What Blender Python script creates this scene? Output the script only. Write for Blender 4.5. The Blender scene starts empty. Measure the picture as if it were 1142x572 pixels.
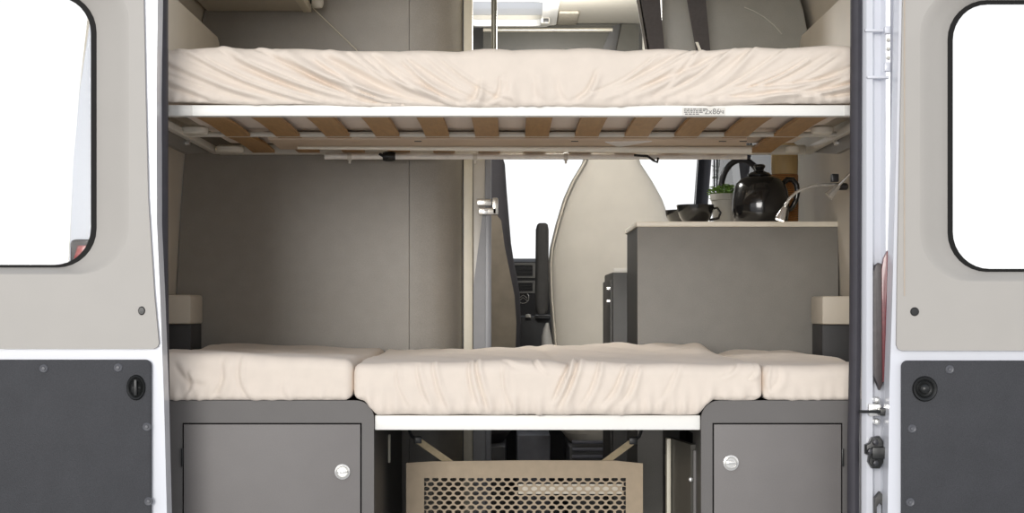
import bpy, bmesh, math, random
import numpy as np
from mathutils import Vector
from mathutils.geometry import tessellate_polygon

random.seed(7)
rng = np.random.RandomState(11)
sc = bpy.context.scene
COL = sc.collection
PI = math.pi
# ------------------------------------------------------------------ camera model
ZC, D, F, CX, CY = 0.85, 4.0, 1970.0, 571.0, 345.0
def X(px, Y): return (px - CX) * (Y + D) / F
def Z(py, Y): return ZC + (CY - py) * (Y + D) / F
def P(px, py, Y): return Vector((X(px, Y), Y, Z(py, Y)))

# ------------------------------------------------------------------ materials
def lin(c):
    c = c / 255.0
    return c / 12.92 if c <= 0.04045 else ((c + 0.055) / 1.055) ** 2.4
MATS = {}
def mat(name, rgb, rough=0.6, metal=0.0, var=0.06, scale=40, bump=0.0, bscale=200, spec=0.5, speck=0.0, stretch=None, sheen=0.0, coat=0.0):
    if name in MATS: return MATS[name]
    m = bpy.data.materials.new(name); m.use_nodes = True
    nt = m.node_tree; N = nt.nodes; L = nt.links
    b = N['Principled BSDF']
    col = tuple(lin(c) for c in rgb) + (1,)
    b.inputs['Roughness'].default_value = rough
    b.inputs['Metallic'].default_value = metal
    b.inputs['Specular IOR Level'].default_value = spec
    if sheen: b.inputs['Sheen Weight'].default_value = sheen
    if coat: b.inputs['Coat Weight'].default_value = coat
    tc = N.new('ShaderNodeTexCoord'); mp = N.new('ShaderNodeMapping')
    L.new(tc.outputs['Object'], mp.inputs['Vector'])
    if stretch: mp.inputs['Scale'].default_value = stretch
    n = N.new('ShaderNodeTexNoise'); n.inputs['Scale'].default_value = scale; n.inputs['Detail'].default_value = 5
    L.new(mp.outputs[0], n.inputs['Vector'])
    r = N.new('ShaderNodeValToRGB')
    r.color_ramp.elements[0].position = 0.3; r.color_ramp.elements[1].position = 0.7
    r.color_ramp.elements[0].color = tuple(c * (1 - var) for c in col[:3]) + (1,)
    r.color_ramp.elements[1].color = tuple(min(1, c * (1 + var)) for c in col[:3]) + (1,)
    L.new(n.outputs['Fac'], r.inputs['Fac'])
    out = r.outputs['Color']
    if speck:
        n2 = N.new('ShaderNodeTexNoise'); n2.inputs['Scale'].default_value = bscale; n2.inputs['Detail'].default_value = 2
        L.new(tc.outputs['Object'], n2.inputs['Vector'])
        r2 = N.new('ShaderNodeValToRGB')
        r2.color_ramp.elements[0].position = 0.35; r2.color_ramp.elements[1].position = 0.65
        r2.color_ramp.elements[0].color = (1 - speck,) * 3 + (1,)
        r2.color_ramp.elements[1].color = (1 + speck,) * 3 + (1,)
        L.new(n2.outputs['Fac'], r2.inputs['Fac'])
        mx = N.new('ShaderNodeMix'); mx.data_type = 'RGBA'; mx.blend_type = 'MULTIPLY'; mx.inputs['Factor'].default_value = 1
        L.new(out, mx.inputs['A']); L.new(r2.outputs['Color'], mx.inputs['B']); out = mx.outputs['Result']
    L.new(out, b.inputs['Base Color'])
    if bump:
        n3 = N.new('ShaderNodeTexNoise'); n3.inputs['Scale'].default_value = bscale; n3.inputs['Detail'].default_value = 3
        L.new(tc.outputs['Object'], n3.inputs['Vector'])
        bp = N.new('ShaderNodeBump'); bp.inputs['Strength'].default_value = bump; bp.inputs['Distance'].default_value = 0.002
        L.new(n3.outputs['Fac'], bp.inputs['Height']); L.new(bp.outputs['Normal'], b.inputs['Normal'])
    MATS[name] = m
    return m

def glass_mat(name, tint=(1, 1, 1)):
    m = bpy.data.materials.new(name); m.use_nodes = True
    nt = m.node_tree; N = nt.nodes; L = nt.links
    N.remove(N['Principled BSDF'])
    t = N.new('ShaderNodeBsdfTransparent'); t.inputs['Color'].default_value = tint + (1,)
    g = N.new('ShaderNodeBsdfGlossy'); g.inputs['Roughness'].default_value = 0.02
    f = N.new('ShaderNodeFresnel'); f.inputs['IOR'].default_value = 1.09
    n = N.new('ShaderNodeTexNoise'); n.inputs['Scale'].default_value = 3
    mx = N.new('ShaderNodeMixShader')
    L.new(f.outputs[0], mx.inputs[0]); L.new(t.outputs[0], mx.inputs[1]); L.new(g.outputs[0], mx.inputs[2])
    L.new(mx.outputs[0], N['Material Output'].inputs['Surface'])
    return m

def frosted_mat(name):
    m = bpy.data.materials.new(name); m.use_nodes = True
    nt = m.node_tree; N = nt.nodes; L = nt.links
    N.remove(N['Principled BSDF'])
    t = N.new('ShaderNodeBsdfTransparent'); d = N.new('ShaderNodeBsdfTranslucent')
    n = N.new('ShaderNodeTexNoise'); n.inputs['Scale'].default_value = 80
    r = N.new('ShaderNodeMapRange'); r.inputs['To Min'].default_value = 0.45; r.inputs['To Max'].default_value = 0.55
    mx = N.new('ShaderNodeMixShader')
    L.new(n.outputs['Fac'], r.inputs['Value']); L.new(r.outputs[0], mx.inputs[0])
    L.new(t.outputs[0], mx.inputs[1]); L.new(d.outputs[0], mx.inputs[2])
    L.new(mx.outputs[0], N['Material Output'].inputs['Surface'])
    return m

def weave_mat(name, rgb1, rgb2, scale=90):
    m = bpy.data.materials.new(name); m.use_nodes = True
    nt = m.node_tree; N = nt.nodes; L = nt.links
    b = N['Principled BSDF']; b.inputs['Roughness'].default_value = 0.55
    tc = N.new('ShaderNodeTexCoord')
    w = N.new('ShaderNodeTexWave'); w.bands_direction = 'Z'; w.inputs['Scale'].default_value = scale; w.inputs['Distortion'].default_value = 3
    w.inputs['Detail Scale'].default_value = 12
    L.new(tc.outputs['Object'], w.inputs['Vector'])
    r = N.new('ShaderNodeValToRGB')
    r.color_ramp.elements[0].color = tuple(lin(c) for c in rgb1) + (1,)
    r.color_ramp.elements[1].color = tuple(lin(c) for c in rgb2) + (1,)
    L.new(w.outputs['Fac'], r.inputs['Fac']); L.new(r.outputs[0], b.inputs['Base Color'])
    bp = N.new('ShaderNodeBump'); bp.inputs['Strength'].default_value = 0.7; bp.inputs['Distance'].default_value = 0.003
    L.new(w.outputs['Fac'], bp.inputs['Height']); L.new(bp.outputs[0], b.inputs['Normal'])
    return m

CREAM = mat('cream_plastic', (178, 174, 168), 0.5, var=0.02, scale=8, bump=0.05, bscale=600)
WHITE_PAINT = mat('white_paint', (224, 226, 233), 0.25, var=0.015, scale=6, coat=0.4)
DARK_PANEL = mat('dark_textured_plastic', (57, 58, 62), 0.55, spec=.3, var=0.08, scale=14, bump=0.35, bscale=420, speck=0.14)
RUBBER = mat('black_rubber', (62, 60, 66), 0.65, var=0.08, scale=30)
BLACK = mat('black_plastic', (28, 29, 29), 0.35, var=0.08)
SEALBLACK = mat('window_rubber', (24, 23, 22), 0.6, var=0.08, spec=.2)
SCREW = mat('screw_plastic', (92, 93, 98), 0.4, var=0.05)
CAB_GREY = mat('grey_laminate', (102, 99, 97), 0.55, var=0.03, scale=18, speck=0.06, bscale=500, bump=0.06)
DOOR_GREY = mat('grey_laminate_door', (113, 109, 107), 0.5, var=0.03, scale=18, speck=0.05, bscale=500)
WALL_GREY = mat('grey_wall_laminate', (143, 138, 130), 0.42, var=0.04, scale=22, speck=0.08, bscale=450, bump=0.08)
KITCHEN_GREY = mat('grey_kitchen_laminate', (124, 121, 115), 0.5, var=0.04, scale=22, speck=0.08, bscale=450, bump=0.05)
DARK_GREY = mat('dark_grey_laminate', (68, 67, 65), 0.5, var=0.05)
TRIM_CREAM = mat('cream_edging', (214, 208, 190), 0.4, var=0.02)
LINER = mat('cream_wall_liner', (207, 199, 185), 0.55, var=0.03, scale=10, bump=0.05, bscale=500)
CEIL = mat('ceiling_liner', (214, 209, 196), 0.7, var=0.02, bump=0.08, bscale=300)
FLOOR = mat('grey_vinyl', (72, 70, 68), 0.6, var=0.1, scale=30)
WHITE_STEEL = mat('white_steel', (244, 243, 238), 0.35, var=0.01, scale=6)
GREY_STEEL = mat('grey_steel', (214, 210, 200), 0.35, var=0.03)
CHROME = mat('chrome', (228, 227, 224), 0.2, metal=.75, var=0.03)
MATTRESS = mat('cream_cotton', (228, 216, 203), 0.9, var=0.025, scale=30, bump=0.12, bscale=700, sheen=0.15)
WOOD = mat('slat_beech', (168, 130, 82), 0.5, var=0.12, scale=14, stretch=(8, 1, 8))
BOARD = mat('pale_board', (206, 186, 164), 0.5, var=0.05, scale=8, stretch=(1, 6, 6))
CAP = mat('white_cap', (232, 228, 216), 0.4, var=0.02)
SEAT = mat('cream_seat_fabric', (210, 204, 193), 0.75, var=0.03, scale=12, bump=0.1, bscale=500)
SEAT_DARK = mat('dark_seat_fabric', (74, 72, 76), 0.8, var=0.06, bump=0.1, bscale=500)
SEAT_BROWN = mat('taupe_seat_cover', (136, 126, 112), 0.8, var=0.1, scale=20, bump=0.1, bscale=500)
ARM = mat('armrest_fabric', (66, 65, 64), 0.8, var=0.08, bump=0.1, bscale=500)
CERAMIC = mat('black_ceramic', (30, 29, 29), 0.16, var=0.05, coat=0.5)
POT = mat('grey_pot', (164, 162, 156), 0.6, var=0.05)
LEAF = mat('herb_leaf', (104, 138, 58), 0.55, var=0.25, scale=60)
TREELEAF = mat('tree_leaf', (112, 128, 100), 0.6, var=0.3, scale=3)
BARK = mat('tree_bark', (120, 108, 92), 0.8, var=0.2)
BAMBOO = mat('bamboo', (206, 176, 124), 0.45, var=0.08, scale=10, stretch=(6, 6, 1))
WICKER = weave_mat('wicker', (112, 66, 30), (216, 152, 84), 60)
GRAPHITE = mat('graphite', (60, 60, 64), 0.3, var=0.05, metal=0.4)
WEB = mat('webbing', (70, 66, 66), 0.8, var=0.1, scale=120)
BEIGE_WEB = mat('beige_webbing', (176, 160, 130), 0.8, var=0.08, scale=90)
NET = mat('beige_netting', (184, 166, 142), 0.7, var=0.06, scale=40, bump=0.1, bscale=600)
DASH = mat('dashboard_plastic', (50, 50, 52), 0.5, var=0.06)
RED = mat('red_lens', (168, 44, 42), 0.2, var=0.08, coat=0.6)
MAROON = mat('maroon_lens', (112, 46, 52), 0.25, var=0.15, scale=90, coat=0.5)
TAILDARK = mat('tail_housing', (66, 58, 58), 0.4, var=0.2, scale=60)
GROUND = mat('pale_concrete', (212, 210, 207), 0.9, var=0.06, scale=2)
INK = mat('grey_ink', (120, 118, 116), 0.7, var=0.02)
LABELGREY = mat('label_film', (226, 223, 216), 0.5, var=0.01)
GLASS = glass_mat('window_glass', (0.985, 0.99, 0.99))
FROST = frosted_mat('frosted_acrylic')

# ------------------------------------------------------------------ mesh helpers
def new(): return bmesh.new()
def box(bm, x0, x1, y0, y1, z0, z1, bev=0.0, seg=2):
    x0, x1 = min(x0, x1), max(x0, x1); y0, y1 = min(y0, y1), max(y0, y1); z0, z1 = min(z0, z1), max(z0, z1)
    t = bmesh.new()
    bmesh.ops.create_cube(t, size=1)
    for v in t.verts:
        v.co = Vector((x0 + (v.co.x + .5) * (x1 - x0), y0 + (v.co.y + .5) * (y1 - y0), z0 + (v.co.z + .5) * (z1 - z0)))
    if bev: bmesh.ops.bevel(t, geom=list(t.edges), offset=bev, segments=seg, affect='EDGES', profile=0.6)
    merge(bm, t)
def merge(bm, t):
    t.verts.index_update()
    m = {v.index: bm.verts.new(v.co) for v in t.verts}
    for f in t.faces:
        try: bm.faces.new([m[v.index] for v in f.verts])
        except ValueError: pass
    t.free()
def rrect(x0, x1, z0, z1, r, n=8):
    x0, x1 = min(x0, x1), max(x0, x1); z0, z1 = min(z0, z1), max(z0, z1)
    if not isinstance(r, (list, tuple)): r = [r] * 4       # order: bl, br, tr, tl
    out = []
    for (cx, cz, a0, rr) in ((x0 + r[0], z0 + r[0], PI, r[0]), (x1 - r[1], z0 + r[1], 1.5 * PI, r[1]), (x1 - r[2], z1 - r[2], 0, r[2]), (x0 + r[3], z1 - r[3], .5 * PI, r[3])):
        k = n if rr > 1e-5 else 0
        for i in range(k + 1):
            a = a0 + .5 * PI * i / max(k, 1)
            out.append((cx + rr * math.cos(a), cz + rr * math.sin(a)))
    return out
def plate(bm, outer, y0, y1, holes=(), axis='y', bev=0.0):
    """polygon (with holes) extruded along an axis; points are (x,z) for y, (x,y) for z, (y,z) for x"""
    def mk(p, a):
        if axis == 'y': return Vector((p[0], a, p[1]))
        if axis == 'z': return Vector((p[0], p[1], a))
        return Vector((a, p[0], p[1]))
    t = bmesh.new()
    loops = [outer] + list(holes)
    flat = [p for l in loops for p in l]
    tris = tessellate_polygon([[Vector((p[0], p[1], 0)) for p in l] for l in loops])
    va = [t.verts.new(mk(p, y0)) for p in flat]; vb = [t.verts.new(mk(p, y1)) for p in flat]
    if holes:
        for tr in tris:
            for vs in (va, vb):
                try: t.faces.new([vs[i] for i in tr])
                except ValueError: pass
    else:
        t.faces.new(va); t.faces.new(vb)
    o = 0
    for l in loops:
        n = len(l)
        for i in range(n):
            j = (i + 1) % n
            t.faces.new((va[o + i], va[o + j], vb[o + j], vb[o + i]))
        o += n
    bmesh.ops.recalc_face_normals(t, faces=list(t.faces))
    if bev:
        es = [e for e in t.edges if len(e.link_faces) == 2 and e.calc_face_angle(0) > 1.0 and
              ((e.verts[0] in va and e.verts[1] in va) or (e.verts[0] in vb and e.verts[1] in vb))]
        bmesh.ops.bevel(t, geom=es, offset=bev, segments=2, affect='EDGES', profile=0.6)
    merge(bm, t)
def loft(bm, rings, closed=True, cap=True):
    vs = [[bm.verts.new(p) for p in r] for r in rings]
    n = len(rings[0])
    for a, b in zip(vs, vs[1:]):
        for i in range(n if closed else n - 1):
            j = (i + 1) % n
            bm.faces.new((a[i], a[j], b[j], b[i]))
    if cap:
        bm.faces.new(vs[0][::-1]); bm.faces.new(vs[-1])
    return vs
def tube(bm, pts, r, seg=10):
    pts = [Vector(p) for p in pts]; rings = []
    n = len(pts); rs = r if isinstance(r, (list, tuple)) else [r] * n
    up = None
    for i, p in enumerate(pts):
        d = (pts[min(i + 1, n - 1)] - pts[max(i - 1, 0)]).normalized()
        if up is None:
            up = Vector((0, 0, 1)) if abs(d.z) < .9 else Vector((0, 1, 0))
        u = d.cross(up)
        u.normalize(); w = u.cross(d).normalized(); up = w
        rings.append([p + rs[i] * (math.cos(2 * PI * k / seg) * u + math.sin(2 * PI * k / seg) * w) for k in range(seg)])
    loft(bm, rings)
def strip(bm, pts, wvec, tvec):
    """flat band along pts; half-width vector wvec, half-thickness vector tvec"""
    w = Vector(wvec); t = Vector(tvec)
    loft(bm, [[Vector(p) - w - t, Vector(p) + w - t, Vector(p) + w + t, Vector(p) - w + t] for p in pts])
def lathe(bm, prof, c, seg=32, axis='z', sx=1.0):
    c = Vector(c); rings = []
    for r, h in prof:
        ring = []
        for k in range(seg):
            a = 2 * PI * k / seg; r_ = max(r, 1e-4)
            if axis == 'z': q = Vector((r_ * math.cos(a) * sx, r_ * math.sin(a), h))
            elif axis == 'y': q = Vector((r_ * math.cos(a) * sx, h, r_ * math.sin(a)))
            else: q = Vector((h, r_ * math.cos(a), r_ * math.sin(a)))
            ring.append(c + q)
        rings.append(ring)
    loft(bm, rings)
def sup(x0, x1, y0, y1, z, n=28, e=3.0):
    cx, cy, a, b = (x0 + x1) / 2, (y0 + y1) / 2, (x1 - x0) / 2, (y1 - y0) / 2
    out = []
    for k in range(n):
        t = 2 * PI * k / n; c, s = math.cos(t), math.sin(t)
        out.append(Vector((cx + a * math.copysign(abs(c) ** (2 / e), c), cy + b * math.copysign(abs(s) ** (2 / e), s), z)))
    return out

ORG = {}
def obj(name, bm, m, parent=None, smooth=True, angle=38, bevel=None):
    bmesh.ops.remove_doubles(bm, verts=list(bm.verts), dist=1e-6)
    bmesh.ops.recalc_face_normals(bm, faces=list(bm.faces))
    if parent is not None: org = ORG[parent.name]
    else:
        xs = [v.co for v in bm.verts]
        org = Vector(((min(v.x for v in xs) + max(v.x for v in xs)) / 2, (min(v.y for v in xs) + max(v.y for v in xs)) / 2, min(v.z for v in xs)))
    for v in bm.verts: v.co -= org
    lim = math.radians(angle)
    for f in bm.faces: f.smooth = smooth
    for e in bm.edges:
        if len(e.link_faces) == 2: e.smooth = e.calc_face_angle(0) < lim
    me = bpy.data.meshes.new(name); bm.to_mesh(me); bm.free()
    me.materials.append(m)
    o = bpy.data.objects.new(name, me); COL.objects.link(o)
    if parent is None: o.location = org
    else: o.parent = parent
    ORG[o.name] = org
    return o
def thing(name, label, cat, loc, group=None):
    o = bpy.data.objects.new(name, None); COL.objects.link(o)
    o.location = loc; o.empty_display_size = 0.05
    o['label'] = label; o['category'] = cat
    if group: o['group'] = group
    ORG[o.name] = Vector(loc)
    return o
def tag(o, label, cat, group=None):
    o['label'] = label; o['category'] = cat
    if group: o['group'] = group
    return o
def struct(o, label=None, cat=None):
    o['kind'] = 'structure'
    if label: o['label'] = label
    if cat: o['category'] = cat
    return o
def root_struct(name, loc, label, cat):
    o = bpy.data.objects.new(name, None); COL.objects.link(o); o.location = loc
    ORG[o.name] = Vector(loc); return struct(o, label, cat)

# ================================================================== SETTING
# ground outside, van floor, ceiling, side walls
bm = new(); box(bm, -60, 60, -60, 60, -0.62, -0.56); struct(obj('ground', bm, GROUND), 'pale concrete ground outside the van', 'ground')
bm = new(); box(bm, -1.0, 1.0, 0.02, 4.75, -0.06, 0.0); struct(obj('floor', bm, FLOOR), 'dark grey van floor', 'floor')

CZ = ZC + 1.05                      # ceiling height
bm = new()
hx0, hx1, hy0, hy1 = -0.16, 0.12, 1.86, 2.40
plate(bm, [(-0.86, 0.02), (0.86, 0.02), (0.86, 4.15), (-0.86, 4.15)], CZ, CZ + 0.04, [[(hx0, hy0), (hx1, hy0), (hx1, hy1), (hx0, hy1)]], axis='z')
struct(obj('ceiling', bm, CEIL), 'pale ceiling liner of the van', 'ceiling')

def wall_profile(side, t=0.0):
    base = [(0.985, -ZC - 0.02), (0.985, 0.0), (0.97, 0.30), (0.955, 0.50), (0.93, 0.72), (0.90, 0.88), (0.86, 1.0), (0.80, 1.06)]
    off = 0.0 if side < 0 else -0.022
    return [(side * (x + off + t), ZC + z) for x, z in base]
def clip_profile(pr, za, zb):
    out = []
    for (p, q) in zip(pr, pr[1:]):
        def at(z): 
            k = (z - p[1]) / (q[1] - p[1]); return (p[0] + k * (q[0] - p[0]), z)
        lo, hi = max(p[1], za), min(q[1], zb)
        if hi <= lo: continue
        for z in (lo, hi):
            c = at(z)
            if not out or abs(out[-1][1] - z) > 1e-6: out.append(c)
    return out
def wall_piece(bm, side, ya, yb, za=-9, zb=9):
    a = clip_profile(wall_profile(side), za, zb); b = clip_profile(wall_profile(side, 0.035), za, zb)
    plate(bm, [(x, z) for x, z in a] + [(x, z) for x, z in b[::-1]], ya, yb)
bm = new(); wall_piece(bm, -1, 0.04, 4.3); struct(obj('wall_left', bm, LINER), 'cream lined left wall of the van', 'wall')
bm = new()
wall_piece(bm, 1, 0.04, 2.25); wall_piece(bm, 1, 2.25, 3.18, -9, ZC + 0.12); wall_piece(bm, 1, 2.25, 3.18, ZC + 0.80, 9)
wall_piece(bm, 1, 3.42, 4.35, -9, ZC + 0.16); wall_piece(bm, 1, 3.42, 4.35, ZC + 0.78, 9)
struct(obj('wall_right', bm, LINER), 'cream lined right wall of the van', 'wall')
bm = new(); wall_piece(bm, 1, 3.18, 3.42); struct(obj('trim_2', bm, GRAPHITE), 'dark cab door pillar behind the worktop', 'pillar')
bm = new(); box(bm, 0.945, 0.952, 2.25, 3.18, ZC + 0.12, ZC + 0.80); struct(obj('window_1', bm, GLASS), 'side window behind the tall canister', 'window')
bm = new(); box(bm, 0.945, 0.952, 3.42, 4.35, ZC + 0.16, ZC + 0.78); struct(obj('window_2', bm, GLASS), 'cab door window behind the worktop', 'window')
# cab front
bm = new()
box(bm, -0.98, 0.98, 4.78, 4.84, -0.02, ZC + 0.20, .01)
struct(obj('wall_front', bm, DASH), 'dark bulkhead below the windscreen', 'wall')
bm = new()
for s in (-1, 1):
    loft(bm, [sup(s * 0.925 - 0.035, s * 0.925 + 0.035, y - .04, y + .04, z, 16) for y, z in ((4.80, ZC + .18), (4.70, ZC + .45), (4.4, ZC + .85), (4.25, ZC + 1.05))])
struct(obj('trim_3', bm, GRAPHITE), 'dark windscreen pillars', 'pillar')
bm = new(); plate(bm, [(4.72, ZC + .21), (4.73, ZC + .21), (4.20, ZC + 1.03), (4.19, ZC + 1.03)], -0.885, 0.885, axis='x')
struct(obj('window_3', bm, GLASS), 'windscreen at the front of the cab', 'windscreen')

# rear body frame: two painted pillars
bm = new()
Yp = 0.012
outer_l = [(X(a, Yp), Z(b, Yp)) for a, b in ((76, 760), (76, 300), (81, 180), (88, 100), (100, 20), (116, -40))]
plate(bm, outer_l + [(X(176, Yp), Z(-40, Yp)), (X(184, Yp), Z(760, Yp))], Yp, Yp + 0.04, bev=0.006)
# right pillar: ribbed pressing
zt, zb_ = Z(-40, 0), Z(760, 0)
pr = [(0.792, 0.052), (0.792, 0.004), (0.802, -0.004), (0.816, -0.004), (0.824, 0.014), (0.838, 0.016), (0.846, -0.002), (0.856, -0.004), (0.862, 0.018), (0.872, 0.02), (0.88, 0.0), (0.99, 0.01), (0.99, 0.052)]
plate(bm, pr, zb_, zt, axis='z')
box(bm, -1.0, 0.99, 0.012, 0.052, Z(-60, 0), Z(-40, 0) + 0.002)
box(bm, -1.0, 0.99, 0.012, 0.052, -0.10, -0.0)
struct(obj('wall_rear', bm, WHITE_PAINT), 'white painted body frame round the rear opening', 'body frame')
# rubber seal
bm = new()
def sealrun(px_pts, side):
    rings = []
    for px, py in px_pts:
        c = P(px, py, -0.004); a = 0.0135
        rings.append([c + Vector((a * math.cos(2 * PI * k / 12), 0.02 * math.sin(2 * PI * k / 12), 0)) for k in range(12)])
    loft(bm, rings)
sealrun([(181, -38), (181, 0), (181, 150), (181, 300), (182, 400), (183.5, 480), (184, 600), (184, 740)], -1)
sealrun([(955, -38), (955, 0), (954.5, 150), (954, 300), (953.5, 400), (952.5, 450), (951.5, 490), (951.5, 600), (951.5, 740)], 1)
box(bm, X(172, 0), X(964, 0), -0.024, 0.016, Z(-34, 0), Z(-42, 0), .005)
struct(obj('trim_1', bm, RUBBER), 'black rubber seal round the rear opening', 'seal')
# pressing details on the right pillar
pil = bpy.data.objects['wall_rear']
for (a, b, c, d_) in ((964, 984, 33, 36), (966, 990, 85, 88), (986, 992, 30, 38), (986, 992, 70, 80)):
    bm = new(); box(bm, X(a, 0), X(c * 0 + b, 0), -0.012, 0.01, Z(d_, 0), Z(c, 0), .002)
    obj('pressed_ridge', bm, WHITE_PAINT, pil)
for py in (45, 55, 65):
    bm = new(); lathe(bm, [(0.0, -0.012), (0.003, -0.011), (0.004, -0.008), (0.004, 0.0)], P(990, py, 0), 12, 'y'); obj('rivet', bm, GREY_STEEL, pil)
bm = new(); lathe(bm, [(0.0, -0.003), (0.003, -0.002), (0.004, 0.008)], P(165, 73, 0), 12, 'y'); obj('rivet', bm, GREY_STEEL, pil)

# ------------------------------------------------------------------ rear doors
YD = -0.10
def door(n, edge, cream_edge, win, recess, side, screws, cup, plug, dark, far, label):
    """edge, cream_edge: px polylines top to bottom of the hinge side; far: px of the other side"""
    root = root_struct('door_%d' % n, (X(edge[0][0], YD), YD, Z(560, YD)), label, 'door')
    q = lambda pts, Y: [(X(a, Y), Z(b, Y)) for a, b in pts]
    def rr(r, Y, rad): return rrect(X(r[0], Y), X(r[1], Y), Z(r[2], Y), Z(r[3], Y), rad)
    w_o, w_m = rr(recess, YD, [.11] * 4), rr(win, YD + .04, [.085] * 4)
    # metal shell
    bm = new()
    out = q([(edge[0][0], -70)] + edge + [(edge[-1][0], 740), (far, 740), (far, -70)], YD + 0.012)
    plate(bm, out, YD + 0.012, YD + 0.07, [rr((recess[0] + 1, recess[1] - 1, recess[2] + 1, recess[3] - 1), YD, [.108] * 4)], bev=0.0)
    obj('metal_shell', bm, WHITE_PAINT, root)
    # cream upper trim with a window recess
    bm = new()
    poly = [(far - 0 if side < 0 else far, -70)]
    s = 6 if side < 0 else -6
    top = q([(cream_edge[0][0], -60)] + cream_edge[:-1] + [(cream_edge[-1][0], cream_edge[-1][1] - 6), (cream_edge[-1][0] - s * .3, cream_edge[-1][1] - 1.8), (cream_edge[-1][0] - s, cream_edge[-1][1]), (far + s, cream_edge[-1][1]), (far + s, -60)], YD)
    plate(bm, top, YD, YD + 0.011, [w_o])
    obj('inner_trim', bm, CREAM, root); bm = new()
    def mixr(t, Y):
        return [Vector((a[0] + t * (b[0] - a[0]), Y, a[1] + t * (b[1] - a[1]))) for a, b in zip(w_o, w_m)]
    loft(bm, [mixr(0, YD), mixr(.06, YD + .001), mixr(.16, YD + .004), mixr(.3, YD + .010), mixr(.6, YD + .024), mixr(.9, YD + .036), mixr(1.0, YD + .045)], cap=False)
    obj('window_reveal', bm, CREAM, root, angle=80)
    # rubber round the glass and the glass
    bm = new()
    plate(bm, rr((win[0] - 3, win[1] + 3, win[2] - 3, win[3] + 3), YD + .03, [.09] * 4), YD + .036, YD + .052, [rr((win[0] + 2.2, win[1] - 2.2, win[2] + 2.2, win[3] - 2.2), YD + .04, [.082] * 4)])
    obj('window_seal', bm, SEALBLACK, root)
    bm = new(); plate(bm, rr((win[0] - 2, win[1] + 2, win[2] - 2, win[3] + 2), YD + .04, [.085] * 4), YD + .044, YD + .048); obj('window_glass', bm, GLASS, root)
    # dark lower panel
    bm = new()
    plate(bm, rrect(X(dark[0], YD), X(dark[1], YD), Z(740, YD), Z(dark[2], YD), .014), YD - .002, YD + 0.012, bev=0.003)
    lp = obj('lower_panel', bm, DARK_PANEL, root)
    for sx, sy in screws:
        bm = new(); c = P(sx, sy, YD)
        lathe(bm, [(0.0, -.0075), (.0035, -.0072), (.004, -.0045), (.0075, -.0055), (.0095, -.0035), (.0098, 0)], c, 20, 'y')
        obj('screw', bm, SCREW, lp)
    cx_, cy_, sx_ = cup
    bm = new(); c = P(cx_, cy_, YD)
    lathe(bm, [(.0, -.003), (.013, -.004), (.0165, -.0065), (.019, -.004), (.021, -.0065), (.0255, -.0085), (.028, -.005), (.0285, .0)], c, 36, 'y', sx_)
    g = obj('grip_cup', bm, BLACK, lp)
    bm = new(); box(bm, c.x - .0035, c.x + .0035, YD - .0115, YD - .005, c.z - .018, c.z + .018, .002); 
    if side < 0: obj('grip_bar', bm, BLACK, g)
    else:
        bm.free(); bm = new(); lathe(bm, [(0, -.0125), (.006, -.012), (.011, -.008), (.012, -.004)], c, 24, 'y'); obj('grip_knob', bm, BLACK, g)
    bm = new(); c = P(plug[0], plug[1], YD); lathe(bm, [(0, -.003), (.0075, -.0028), (.0098, -.0005), (.01, .002)], c, 24, 'y', plug[2]); obj('plug', bm, BLACK, root)
    return root

d1 = door(1, [(176, 0), (174.5, 100), (175, 250), (179, 340), (183, 450), (186, 572)],
          [(160, 0), (162, 100), (165, 220), (172, 330), (177, 389)],
          (-128, 104, -6, 297.5), (-150, 144, -30, 306), -1,
          [(49, 411), (132, 410), (164, 476), (166, 559), (-60, 410), (20, 640)], (152, 432, .74), (158, 346.5, .8), (-178, 168.5, 401), -190,
          'rear van door at the left, hinged open, with small screws along its dark lower panel')
d2 = door(2, [(1003, 0), (1000, 150), (996.5, 280), (995, 340), (992, 430), (990, 572)],
          [(1007, 0), (1004, 150), (1001, 300), (1000, 391)],
          (1060, 1292, 2, 302), (1026, 1314, -16, 314), 1,
          [(1059, 412), (1017, 478), (1015, 560), (1200, 412), (1142, 640)], (1031, 433.5, .98), (1020, 347.5, 1.0), (1005.5, 1340, 402), 1354,
          'rear van door at the right with the round grip cup')
bm = new(); Yl = YD + .012
box(bm, X(1008, YD) , X(1009.2, YD), YD - .0012, YD + .002, Z(330, YD), Z(-60, YD)); obj('trim_groove', bm, mat('groove_tan', (186, 172, 156), .6), d2)
# hinge hardware of the right door
bm = new(); c = P(974, 458, -0.01)
tube(bm, [P(958, 459, -.03), P(972, 459, -.03), P(990, 459, -.05)], [.0035, .0035, .0045], 8)
box(bm, X(980, -.03), X(991, -.03), -.05, -.02, Z(463, -.03), Z(455, -.03), .002)
ck = obj('check_strap', bm, BLACK, d2)
bm = new(); box(bm, X(968, -.01), X(983, -.01), -.02, .0, Z(464, -.01), Z(450, -.01), .004)
for a, b in ((977, 446), (977, 470)): lathe(bm, [(0, -.02), (.006, -.018), (.008, -.012), (.008, .0)], P(a, b, -.005), 14, 'y')
obj('strap_bracket', bm, CHROME, ck)
bm = new()
plate(bm, [(X(a, -.02), Z(b, -.02)) for a, b in ((969, 494), (972, 488), (980, 486), (984, 492), (985, 500), (984, 515), (980, 522), (972, 522), (968, 515), (969, 508), (965, 506), (965, 496))], -.035, -.004, bev=.003)
box(bm, X(971, -.03), X(995, -.06), -.05, -.03, Z(511, -.03), Z(498, -.03), .003)
hg = obj('door_hinge', bm, BLACK, d2)
for a, b in ((976, 493), (976, 516), (970, 503)):
    bm = new(); lathe(bm, [(0, -.012), (.006, -.011), (.007, -.004), (.007, .0)], P(a, b, -.036), 8, 'y'); obj('hinge_bolt', bm, GRAPHITE, hg)
bm = new()
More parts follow.
